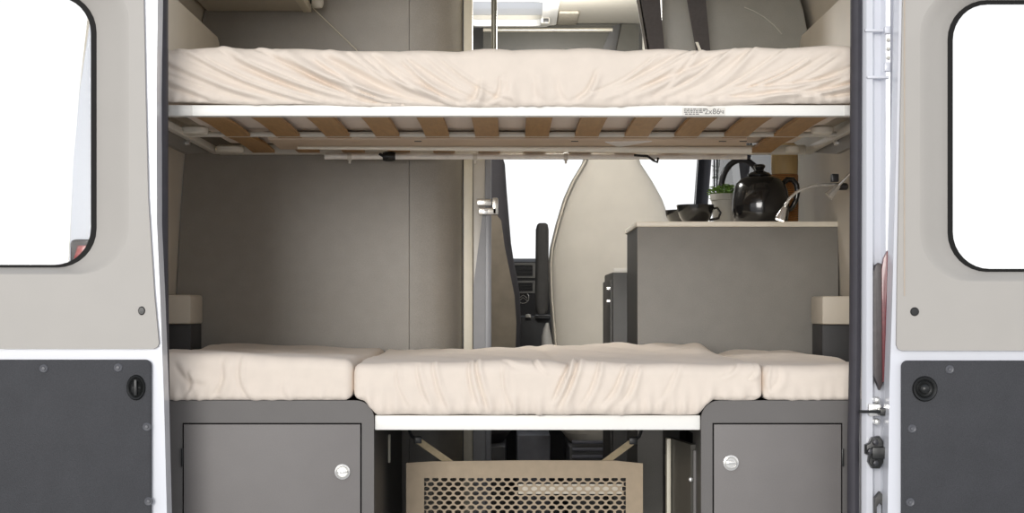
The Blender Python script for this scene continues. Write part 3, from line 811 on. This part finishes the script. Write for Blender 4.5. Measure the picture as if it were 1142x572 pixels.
# white slat sleeves at the corners
for (pa, pb, ya) in ((200, 232, .575), (240, 272, 1.05), (905, 929, .575), (876, 892, 1.05)):
    bm = new(); zc_ = Z(146 if ya < .8 else 167, ya)
    loft(bm, [sup(X(pa, ya) + q, X(pb, ya) - q, ya - .035 + q, ya + .035 - q, zc_ + dz, 24, 2.6) for q, dz in ((.006, -.009), (.001, -.005), (0, .001), (.001, .007), (.006, .010))]); obj('slat_sleeve', bm, CAP, ub)
# grey wall brackets
for s in (-1, 1):
    bm = new(); a = ZC + .417; b = ZC + .4655
    plate(bm, [(.06, a), (.74, a), (1.10, b - .012), (1.12, b), (.06, b)], s * .868, s * .880, axis='x'); br = obj('wall_bracket', bm, mat('bracket_grey', (132, 130, 126), .4, metal=.3, var=.04), ub)
    bm = new(); tube(bm, [(s * .867, .10, b - .012), (s * .867, 1.10, b - .006)], .0028, 8); obj('bracket_edge', bm, CHROME, br)
    bm = new(); lathe(bm, [(0, -s * .012), (.007, -s * .010), (.008, 0)], (s * .868, .70, b - .022), 14, 'x'); obj('bolt', bm, CHROME, br)
# board carried under the rear half of the frame
TUBEW = 1
bm = new(); zb0 = Z(155.5, .66) + .012
plate(bm, [(X(300, .68), .665), (X(832, .68), .665), (X(832, .95), .95), (X(300, .95) + .03, .95)], zb0 - .012, zb0, axis='z', bev=.002); ubd = obj('under_board', bm, BOARD, ub)
for px in (466, 641, 806, 829):
    bm = new(); box(bm, X(px - 4, .7), X(px + 4, .7), .70, .712, zb0 - .0135, zb0 - .011, .0005); obj('slot', bm, BLACK, ubd)
bm = new(); plate(bm, [(X(672, .85), .72), (X(722, .85), .70), (X(690, .85), .86)], zb0 - .014, zb0 - .012, axis='z'); obj('paper_tag', bm, mat('paper_white', (232, 230, 228), .7), ubd)
bm = new(); yb = .85; zt2 = zb0 - .0125
tube(bm, [Vector((X(a, yb), yb, zt2 - r)) for a, r in ((332, .004), (470, .006), (640, .008), (838, .011))], [.004, .006, .008, .011], 12); obj('board_tube', bm, CAP, ub)
# guard tube with clips
yg = 1.062; zg = Z(174.5, yg)
bm = new(); tube(bm, [(X(362, yg), yg, zg), (X(833, yg), yg, zg)], .0085, 14); gt = obj('guard_tube', bm, mat('tube_white', (246, 244, 238), .35), ub)
for px in (390, 530, 631):
    bm = new(); c = Vector((X(px, yg), yg, zg)); lathe(bm, [(.0095, -.006), (.0115, -.006), (.0115, .006), (.0095, .006)], c, 18, 'x'); box(bm, c.x - .003, c.x + .003, c.y - .006, c.y + .006, c.z - .02, c.z - .008, .001); obj('tube_clip', bm, GREY_STEEL, gt)
bm = new(); c = Vector((X(434, yg), yg, zg)); lathe(bm, [(.0, -.018), (.012, -.018), (.0145, -.008), (.0145, .008), (.012, .018), (0, .018)], c, 10, 'x'); tube(bm, [c + Vector((-.028, -.004, .006)), c + Vector((0, -.01, -.006))], .005, 8); obj('clamp_knob', bm, BLACK, gt)
bm = new(); tube(bm, [P(707, 173, yg - .01), P(722, 174, yg - .012), P(729, 179, yg - .012), P(733, 181, yg - .012), P(734, 176, yg - .01)], .0035, 8); obj('tube_hook', bm, BLACK, gt)

# safety straps
for (xa0, xa1, xb0, xb1, lbl) in ((713, 736, 722, 741, 'dark grey safety strap nearer the middle of the van, rising behind the upper mattress'),
                             (766, 787, 776, 792, 'dark grey safety strap with a small white clip, rising behind the upper mattress')):
    t = thing('safety_strap', lbl, 'strap', P((xb0 + xb1) / 2, 160, 1.075))
    bm = new(); rows = []
    for py in (-60, -20, 20, 55, 100, 160):
        k_ = py / 55.0
        x0_, x1_ = xa0 + (xb0 - xa0) * k_, xa1 + (xb1 - xa1) * k_
        y = 1.075
        rows.append([Vector((X(x0_, y), y - .002, Z(py, y))), Vector((X(x1_, y), y - .002, Z(py, y))), Vector((X(x1_, y), y + .002, Z(py, y))), Vector((X(x0_, y), y + .002, Z(py, y)))])
    loft(bm, rows); obj('webbing', bm, WEB, t)
    if xa0 > 750:
        bm = new(); strip(bm, [P(777, 47, 1.07), P(781, 57, 1.07)], (.004, 0, 0), (0, .002, 0)); obj('clip', bm, CAP, t)
    else:
        bm = new(); strip(bm, [P(712, 0, 1.076), P(721.5, 55, 1.076)], (.006, 0, 0), (0, .003, 0)); obj('strap_binding', bm, mat('strap_binding', (104, 100, 96), .8), t)
# pull cord at the left
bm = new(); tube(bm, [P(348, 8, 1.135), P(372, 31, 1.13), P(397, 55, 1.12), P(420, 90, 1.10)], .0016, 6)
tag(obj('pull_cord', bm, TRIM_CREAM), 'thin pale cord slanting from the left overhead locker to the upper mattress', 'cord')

# ------------------------------------------------------------------ cab seats and dashboard
def seat(rows, y0, y1, m, label, base_x, dark):
    t = thing('cab_seat', label, 'seat', (base_x, (y0 + y1) / 2, 0))
    bm = new(); R = []
    for i, (py, a, b) in enumerate(rows):
        k_ = i / (len(rows) - 1)
        th = .055 + .06 * math.sin(PI * min(1, .15 + k_ * .85) * .62)
        yc = (y0 + y1) / 2 + .04 * (1 - k_)
        R.append(sup(X(a, y0), X(b, y0), yc - th, yc + th, Z(py, y0), 40, 3.0))
    loft(bm, R); obj('backrest', bm, m, t, angle=70)
    w0, w1 = X(rows[-1][1], y0), X(rows[-1][2], y0)
    bm = new(); loft(bm, [sup(w0 + q, w1 - q, y1 - .12 + q, y1 + .45 - q, z, 32, 4) for q, z in ((.03, .34), (.0, .38), (0, .46), (.02, .50))]); obj('seat_cushion', bm, m, t)
    bm = new(); box(bm, w0 + .02, w1 - .02, y0 - .02, y1 + .3, 0, .342, .01); pd = obj('pedestal', bm, DASH, t)
    bm = new(); pipe = [P(a + 2.5, py, y0 + .02) + Vector((0, .02 * (1 - i / len(rows)), 0)) for i, (py, a, b) in enumerate(rows)]
    for q in pipe: q.y -= .002
    tube(bm, pipe, .003, 8); obj('piping', bm, mat('piping_' + ('d' if dark else 'c'), (96, 92, 90) if dark else (222, 214, 198), .7), t)
    return t, pd
ys0, ys1 = 2.58, 2.78
rows_r = [(141, 674, 692), (146, 664, 702), (158, 657, 710), (180, 650, 717), (200, 638, 730), (220, 629, 741), (250, 620, 752), (275, 614, 757), (295, 612, 758), (330, 613, 758), (385, 617.5, 754), (430, 622, 748), (455, 628, 742)]
st, pd = seat(rows_r, ys0, ys1, SEAT, 'cream cab seat seen from behind between the washroom and the kitchen', X(685, 2.6), False)
bm = new()
ya = 2.60
loft(bm, [sup(X(a, ya), X(b, ya), ya - .03, ya + .05, Z(py, ya), 24, 3) for py, a, b in ((249, 601, 609), (250.5, 599, 611), (256, 597.5, 612), (300, 597, 612), (335, 596.5, 611.5), (345, 597, 611), (350, 599, 609))]); obj('armrest', bm, ARM, st)
bm = new(); loft(bm, [sup(X(a, ya), X(b, ya), ya - .02, ya + .04, Z(py, ya), 20, 2.4) for py, a, b in ((360, 609, 612), (366, 606, 613), (375, 604, 615), (386, 604, 617), (396, 606, 618))]); obj('recliner_cover', bm, mat('recliner_grey', (186, 184, 180), .4), st)
for i, py in enumerate((492, 500, 508, 516)):
    bm = new(); box(bm, X(638, ys0 - .02), X(690, ys0 - .02), ys0 - .03, ys0 - .018, Z(py + 2.2, ys0), Z(py - 1.5, ys0), .002); obj('louvre', bm, mat('louvre_grey', (74, 75, 84), .4), pd)
rows_l = [(150, 520, 548), (158, 506, 556), (180, 496, 563), (210, 484, 565), (240, 474, 567.5), (270, 468, 570), (290, 464, 573), (315, 462, 578), (330, 460, 580), (360, 460, 581), (390, 462, 580), (430, 468, 576), (455, 474, 570)]
sl, _ = seat(rows_l, ys0, ys1, SEAT_DARK, 'dark grey cab seat half hidden by the folding door', X(520, 2.6), True)
bm = new(); yb = ys0 - .012
plate(bm, [(X(a, yb), Z(b, yb)) for a, b in ((500, 245), (553, 238), (559, 246), (563, 275), (568, 300), (574, 330), (576, 360), (575, 395), (570, 430), (500, 430))], yb - .010, yb + .04, bev=.006); obj('rear_cover', bm, SEAT_BROWN, sl)

Yh = 4.1
db = thing('dashboard', 'black dashboard with two air vents glimpsed between the cab seats', 'dashboard', (0, 4.4, 0))
bm = new()
plate(bm, [(Yh + .10, .35), (Yh, .62), (Yh, Z(292, Yh)), (Yh + .04, Z(288, Yh)), (4.77, Z(288, Yh) - .02), (4.77, .30)], -.92, .92, axis='x', bev=.006); obj('dash_body', bm, DASH, db)
for (pa, pb, qa, qb) in ((571, 597, 293, 310), (571, 597, 313, 327)):
    bm = new(); plate(bm, rrect(X(pa - 14, Yh), X(pb, Yh), Z(qb, Yh), Z(qa, Yh), .006), Yh - .012, Yh, [rrect(X(pa - 11, Yh), X(pb - 3, Yh), Z(qb - 2, Yh), Z(qa + 2.5, Yh), .004)]); v_ = obj('air_vent', bm, mat('vent_rim', (120, 119, 116), .35, metal=.3), db)
    bm = new()
    for j in range(3):
        z = Z(qb - 2, Yh) + (j + .7) * (Z(qa, Yh) - Z(qb, Yh)) / 4; box(bm, X(pa - 11, Yh), X(pb - 3, Yh), Yh - .008, Yh, z, z + .004)
    obj('vent_blades', bm, BLACK, v_)
bm = new(); c = P(583.5, 332, Yh - .006)
def arcpts(c, r, a0, a1, n=18): return [c + Vector((r * math.cos(a0 + (a1 - a0) * i / n), 0, r * math.sin(a0 + (a1 - a0) * i / n))) for i in range(n + 1)]
tube(bm, arcpts(c, .026, -PI * .8, PI * .8, 26), .003, 8)
for dz in (-.004, .008):
    tube(bm, [c + Vector((-.018, 0, dz - .010)), c + Vector((0, 0, dz + .004)), c + Vector((.018, 0, dz - .010))], .003, 8)
obj('emblem', bm, CHROME, db)
bm = new(); box(bm, X(577, 3.9), X(622, 3.9), 3.72, 4.14, .45, Z(352, 3.8), .02); cs = obj('console_tray', bm, DASH, db)
bm = new(); lathe(bm, [(.0, .0), (.028, .0), (.034, .012), (.03, .016), (.0, .014)], P(605, 355, 3.7), 20); obj('cup_rest', bm, mat('cup_rest', (110, 110, 112), .3), cs)
bm = new(); lathe(bm, [(.0, .0), (.012, .0), (.012, .012), (.0, .016)], P(589, 354, 3.7), 16); obj('dial', bm, GREY_STEEL, cs)
bm = new(); box(bm, X(576, 2.9), X(614, 2.9), 2.9, 3.3, 0, Z(485, 2.9), .01)
tag(obj('centre_console', bm, mat('console_grey', (96, 97, 104), .5)), 'low grey box on the floor between the cab seats, under the bed line', 'console')

# ================================================================== LOOSE THINGS
# ---- teapot
Yt_ = 1.36
def Xk(px): return X(px, Yt_)
tp = thing('teapot', 'glossy black teapot with lid knob on the pale worktop', 'teapot', (Xk(848), Yt_, kt))
s_ = (Yt_ + D) / F
bm = new(); lathe(bm, [(.0, .002), (.074, .002), (.082, .010), (.0865, .04), (.087, .07), (.083, .10), (.075, .124), (.060, .139), (.038, .146), (.034, .148), (.0, .148)], (Xk(848), Yt_, kt), 48); obj('pot_body', bm, CERAMIC, tp, angle=60)
bm = new(); lathe(bm, [(.035, .148), (.036, .151), (.028, .158), (.014, .162), (.012, .167), (.016, .172), (.018, .178), (.014, .183), (.0, .184)], (Xk(847), Yt_, kt), 32); obj('pot_lid', bm, CERAMIC, tp)
bm = new(); cx0 = Xk(848)
tube(bm, [(cx0 + dx, Yt_, kt + dz) for dx, dz in ((.066, .122), (.082, .138), (.098, .137), (.110, .122), (.113, .10), (.108, .075), (.096, .052), (.082, .042))], [.008, .0085, .0085, .0085, .0085, .008, .0075, .007], 12); obj('pot_handle', bm, CERAMIC, tp)
bm = new(); tube(bm, [(cx0 - .01, Yt_ + .07, kt + .07), (cx0 - .012, Yt_ + .105, kt + .09), (cx0 - .014, Yt_ + .125, kt + .125)], [.02, .014, .010], 14); obj('pot_spout', bm, CERAMIC, tp)
# ---- two black cups
def cup(px, Y, r, h, label, handle):
    t = thing('cup', label, 'cup', (X(px, Y), Y, kt), 'black cups on the worktop')
    bm = new(); lathe(bm, [(0, 0), (r * .58, 0), (r * .62, .004), (r * .82, h * .35), (r * .96, h * .7), (r, h), (r - .004, h), (r * .9, h * .7), (r * .76, h * .35), (r * .5, .010), (0, .008)], (X(px, Y), Y, kt), 36); obj('cup_bowl', bm, CERAMIC, t)
    if handle:
        bm = new(); x = X(px, Y) + r * .88
        tube(bm, [(x, Y, kt + h * .8), (x + .016, Y, kt + h * .86), (x + .026, Y, kt + h * .6), (x + .02, Y, kt + h * .32), (x - .008, Y, kt + h * .22)], .004, 8); obj('cup_handle', bm, CERAMIC, t)
cup(775.5, 1.33, .057, .058, 'black cup with a small round handle beside the plant pot', True)
cup(762, 1.47, .056, .050, 'black cup half hidden behind the other cup, nearest the cream seat', False)
# ---- herb in pot
Yp_ = 1.50
pp = thing('potted_herb', 'green herb in a light grey pot between the black cups and the teapot', 'potted plant', (X(809, Yp_), Yp_, kt))
pc = (X(809, Yp_), Yp_, kt)
bm = new(); lathe(bm, [(0, 0), (.034, 0), (.036, .003), (.044, .082), (.047, .083), (.0475, .102), (.044, .102), (.042, .09), (0, .09)], pc, 32); obj('pot', bm, POT, pp)
bm = new(); rr_ = random.Random(5)
for i in range(150):
    a = rr_.uniform(0, 2 * PI); rad = .05 * math.sqrt(rr_.random()); h = rr_.uniform(.098, .136) - rad * .25
    c = Vector((pc[0] + rad * math.cos(a), pc[1] + rad * math.sin(a), pc[2] + h))
    d1_ = Vector((math.cos(a), math.sin(a), rr_.uniform(-.3, .8))).normalized(); d2_ = d1_.cross(Vector((rr_.uniform(-1, 1), rr_.uniform(-1, 1), 1))).normalized(); L_ = rr_.uniform(.008, .014)
    n_ = d1_.cross(d2_)
    vs = [bm.verts.new(c + p) for p in (-d1_ * L_, d2_ * L_ * .5 - n_ * .002, d1_ * L_, -d2_ * L_ * .5 - n_ * .002)]
    bm.faces.new(vs)
lf = obj('leaves', bm, LEAF, pp, smooth=False)
bm = new()
for i in range(16):
    a = rr_.uniform(0, 2 * PI); rad = rr_.uniform(0, .03)
    tube(bm, [(pc[0] + rad * .6 * math.cos(a), pc[1] + rad * .6 * math.sin(a), pc[2] + .088), (pc[0] + rad * 1.2 * math.cos(a), pc[1] + rad * 1.2 * math.sin(a), pc[2] + .125)], .0012, 5)
obj('stems', bm, LEAF, pp)
# ---- canister
Yc_ = 1.5
cn = thing('canister', 'tall bamboo canister in a brown woven sleeve, right of the teapot', 'canister', (X(875, Yc_), Yc_, kt))
cc = (X(875, Yc_), Yc_, kt)
bm = new(); lathe(bm, [(0, 0), (.040, 0), (.042, .004), (.043, .07), (.042, .160), (.040, .163)], cc, 40); obj('woven_sleeve', bm, WICKER, cn)
bm = new(); lathe(bm, [(.0, .163), (.040, .163), (.0405, .167), (.0415, .20), (.0405, .235), (.036, .24), (0, .24)], cc, 40); obj('upper_body', bm, BAMBOO, cn)
bm = new(); lathe(bm, [(0, .24), (.037, .24), (.037, .255), (.03, .26), (0, .26)], cc, 40); obj('canister_lid', bm, BAMBOO, cn)
# ---- reading lamp
Yr = .92
rl = thing('reading_lamp', 'chrome gooseneck reading lamp fixed to the right wall', 'reading lamp', P(931, 208, Yr))
bm = new(); box(bm, X(927, Yr), X(935, Yr), Yr - .01, Yr + .016, Z(203, Yr), Z(194, Yr), .003); lathe(bm, [(.008, 0), (.01, .004), (.01, .03), (.006, .034)], P(932, 208, Yr), 16, 'x'); obj('wall_mount', bm, GRAPHITE, rl)
bm = new(); tube(bm, [P(*q, Yr) for q in ((934, 206), (920, 206), (908, 207), (897, 210), (887, 215), (880, 222), (875.5, 230), (873, 237))], .0042, 10); obj('gooseneck', bm, CHROME, rl)
bm = new()
tube(bm, [P(875.5, 231, Yr), P(873.5, 235, Yr), P(871, 241, Yr), P(869.7, 245, Yr)], [.006, .009, .0125, .0135], 20); hd = obj('lamp_head', bm, CHROME, rl)
em = bpy.data.materials.new('lamp_glow'); em.use_nodes = True
eb = em.node_tree.nodes['Principled BSDF']; eb.inputs['Emission Color'].default_value = (1, .93, .8, 1); eb.inputs['Emission Strength'].default_value = 2.5
bm = new(); tube(bm, [P(869.7, 245, Yr), P(869.4, 246, Yr)], [.0125, .0115], 20); obj('lamp_lens', bm, em, hd)
bm = new(); tube(bm, [P(924, 219, Yr - .04), P(927, 216, Yr - .04), P(935, 207, Yr - .04)], [.014, .0125, .007], 20); obj('swivel_joint', bm, CHROME, rl)
bm = new(); tube(bm, [P(934, 208, Yr - .04), P(942, 200, Yr - .05), P(951, 191, Yr - .07), P(960, 181, Yr - .10)], .0042, 10); obj('support_arm', bm, CHROME, rl)

# ---- net panel under the bed
Yn = .5
xa, xb, zt_ = X(453, Yn), X(717, Yn), Z(515, Yn)
zb = .002
nt_ = thing('luggage_net', 'beige luggage net panel with diamond mesh below the lower bed', 'luggage net', ((xa + xb) / 2, Yn, zb))
ia, ib, it, ibm = X(473, Yn), X(698, Yn), Z(533, Yn), zb + .05
bm = new()
top = [(xa, zb), (xb, zb), (xb, zt_ - .004), (xb - .07, zt_ + .003), ((xa + xb) / 2, zt_ + .004), (xa + .06, zt_ + .001), (xa, zt_ - .003)]
plate(bm, top, Yn, Yn + .006, [[(ia, ibm), (ib, ibm), (ib, it), (ia, it)]]); obj('border', bm, NET, nt_)
bm = new()
cw = (ib - ia) / 22.5; ch = cw * .52
nrow = int((it - ibm) / ch)
K = 8
def cell(cx, cz):
    # hexagonal tile with an elliptical hole
    hexp = []
    for (u, v) in ((-.5, .5 * .667), (0, .5 * 1.333), (.5, .5 * .667), (.5, -.5 * .667), (0, -.5 * 1.333), (-.5, -.5 * .667)):
        hexp.append((cx + u * cw, cz + v * ch))
    outer_, inner_ = [], []
    for i in range(6):
        p, q = hexp[i], hexp[(i + 1) % 6]
        for f_ in (0, .5):
            o_ = (p[0] + (q[0] - p[0]) * f_, p[1] + (q[1] - p[1]) * f_)
            a = math.atan2((o_[1] - cz) / ch, (o_[0] - cx) / cw)
            outer_.append(o_); inner_.append((cx + .37 * cw * math.cos(a), cz + .46 * ch * math.sin(a)))
    O = [bm.verts.new((x, Yn + .002, z)) for x, z in outer_]; I = [bm.verts.new((x, Yn + .002, z)) for x, z in inner_]
    for i in range(12):
        j = (i + 1) % 12; bm.faces.new((O[i], O[j], I[j], I[i]))
for r0 in range(nrow + 1):
    for c0 in range(23 if r0 % 2 == 0 else 22):
        cell(ia + (c0 + (0.25 if r0 % 2 == 0 else .75)) * cw, it - (r0 + .3) * ch)
ms = obj('mesh_panel', bm, NET, nt_, smooth=False)
sm = ms.modifiers.new('thick', 'SOLIDIFY'); sm.thickness = .0016
bm = new(); box(bm, X(578, Yn), X(694, Yn), Yn + .004, Yn + .007, Z(551, Yn), Z(540, Yn), .001); obj('stiffener_strip', bm, mat('stiffener_pale', (214, 206, 190), .6), nt_)
for (a, b) in (((505, 518), (466, 491)), ((668, 520), (706, 492))):
    bm = new(); p0, p1 = P(*a, Yn + .02), P(*b, Yn + .02); dv = (p1 - p0).normalized(); wv = Vector((-dv.z, 0, dv.x)) * .0085
    strip(bm, [p0, p1], wv, (0, .0015, 0)); s1 = obj('net_strap', bm, BEIGE_WEB, nt_)
    bm = new(); tip = p1 + dv * .03 + Vector((0, 0, .004)); box(bm, p1.x - .010, p1.x + .010, Yn + .012, Yn + .03, p1.z - .008, p1.z + .010, .003); tube(bm, [p1, p1 + dv * .02, tip + Vector((0, .0, .012))], .004, 8); obj('strap_hook', bm, BLACK, s1)

# ---- tree seen through the side window
tr = thing('tree', 'pale green tree outside, glimpsed through the side window right of the faucet', 'tree', (2.75, 12.5, -.56))
bm = new(); rr_ = random.Random(2)
for i in range(2600):
    v_ = Vector((rr_.gauss(0, 1), rr_.gauss(0, 1), rr_.gauss(0, 1))); v_.normalize(); v_ *= rr_.uniform(.4, 1) ** .5
    c = Vector((2.5 + v_.x * .62, 12.5 + v_.y * .7, 2.3 + v_.z * 1.0))
    a_ = Vector((rr_.uniform(-1, 1), rr_.uniform(-1, 1), rr_.uniform(-1, 1))).normalized(); b_ = a_.cross(Vector((.3, .5, 1))).normalized(); L_ = rr_.uniform(.04, .07)
    bm.faces.new([bm.verts.new(c + p) for p in (-a_ * L_, b_ * L_ * .5, a_ * L_, -b_ * L_ * .5)])
obj('crown', bm, TREELEAF, tr, smooth=False)
bm = new(); tube(bm, [(2.75, 12.5, -.56), (2.77, 12.5, .8), (2.72, 12.52, 1.8), (2.75, 12.5, 2.6)], [.07, .055, .04, .015], 10)
for i in range(7):
    a = i * .9; tube(bm, [(2.74, 12.5, 1.4 + .12 * i), (2.74 + .25 * math.cos(a), 12.5 + .25 * math.sin(a), 1.75 + .12 * i), (2.74 + .5 * math.cos(a), 12.5 + .5 * math.sin(a), 2.0 + .12 * i)], [.02, .012, .005], 6)
obj('trunk', bm, BARK, tr)

# ================================================================== LIGHT AND CAMERA
w = bpy.data.worlds.new('sky'); sc.world = w; w.use_nodes = True
WN = w.node_tree.nodes; WL = w.node_tree.links
bg = WN['Background']; bg.inputs['Strength'].default_value = 1.0
wtc = WN.new('ShaderNodeTexCoord'); sep = WN.new('ShaderNodeSeparateXYZ'); wr_ = WN.new('ShaderNodeValToRGB')
WL.new(wtc.outputs['Generated'], sep.inputs[0]); WL.new(sep.outputs['Z'], wr_.inputs['Fac']); WL.new(wr_.outputs[0], bg.inputs['Color'])
ce = wr_.color_ramp.elements
ce[0].position = 0.0; ce[0].color = (1.15, 1.15, 1.15, 1)
ce[1].position = 0.75; ce[1].color = (.52, .56, .64, 1)
e_ = ce.new(.30); e_.color = (1.12, 1.12, 1.13, 1)
def lamp(name, kind, loc, rot, energy, **kw):
    l = bpy.data.lights.new(name, kind); l.energy = energy
    for a, b in kw.items(): setattr(l, a, b)
    o = bpy.data.objects.new(name, l); COL.objects.link(o); o.location = loc; o.rotation_euler = rot; return o
lamp('sun', 'SUN', (0, -6, 5), (math.radians(83.5), 0, math.radians(-13)), 1.65, angle=math.radians(22), color=(1, .97, .93))

lamp('interior_fill', 'POINT', (.14, 1.70, CZ - .18), (0, 0, 0), 21, shadow_soft_size=.1, color=(1, .975, .94))  # added fill light, unseen, to brighten the cab seat and ceiling; no fixture
cam = bpy.data.cameras.new('camera'); co = bpy.data.objects.new('camera', cam); COL.objects.link(co)
co.location = (0, -D, ZC); co.rotation_euler = (PI / 2, 0, 0)
cam.sensor_width = 36; cam.lens = 36 * F / 1142; cam.shift_y = (CY - 286) / 1142; cam.clip_start = .05; cam.clip_end = 300
sc.camera = co
vs_ = sc.view_settings
vs_.view_transform = 'Standard'; vs_.look = 'None'; vs_.gamma = 1; vs_.use_curve_mapping = False; vs_.exposure = 0.0
sc.cycles.max_bounces = 10; sc.cycles.diffuse_bounces = 6; sc.cycles.transparent_max_bounces = 12
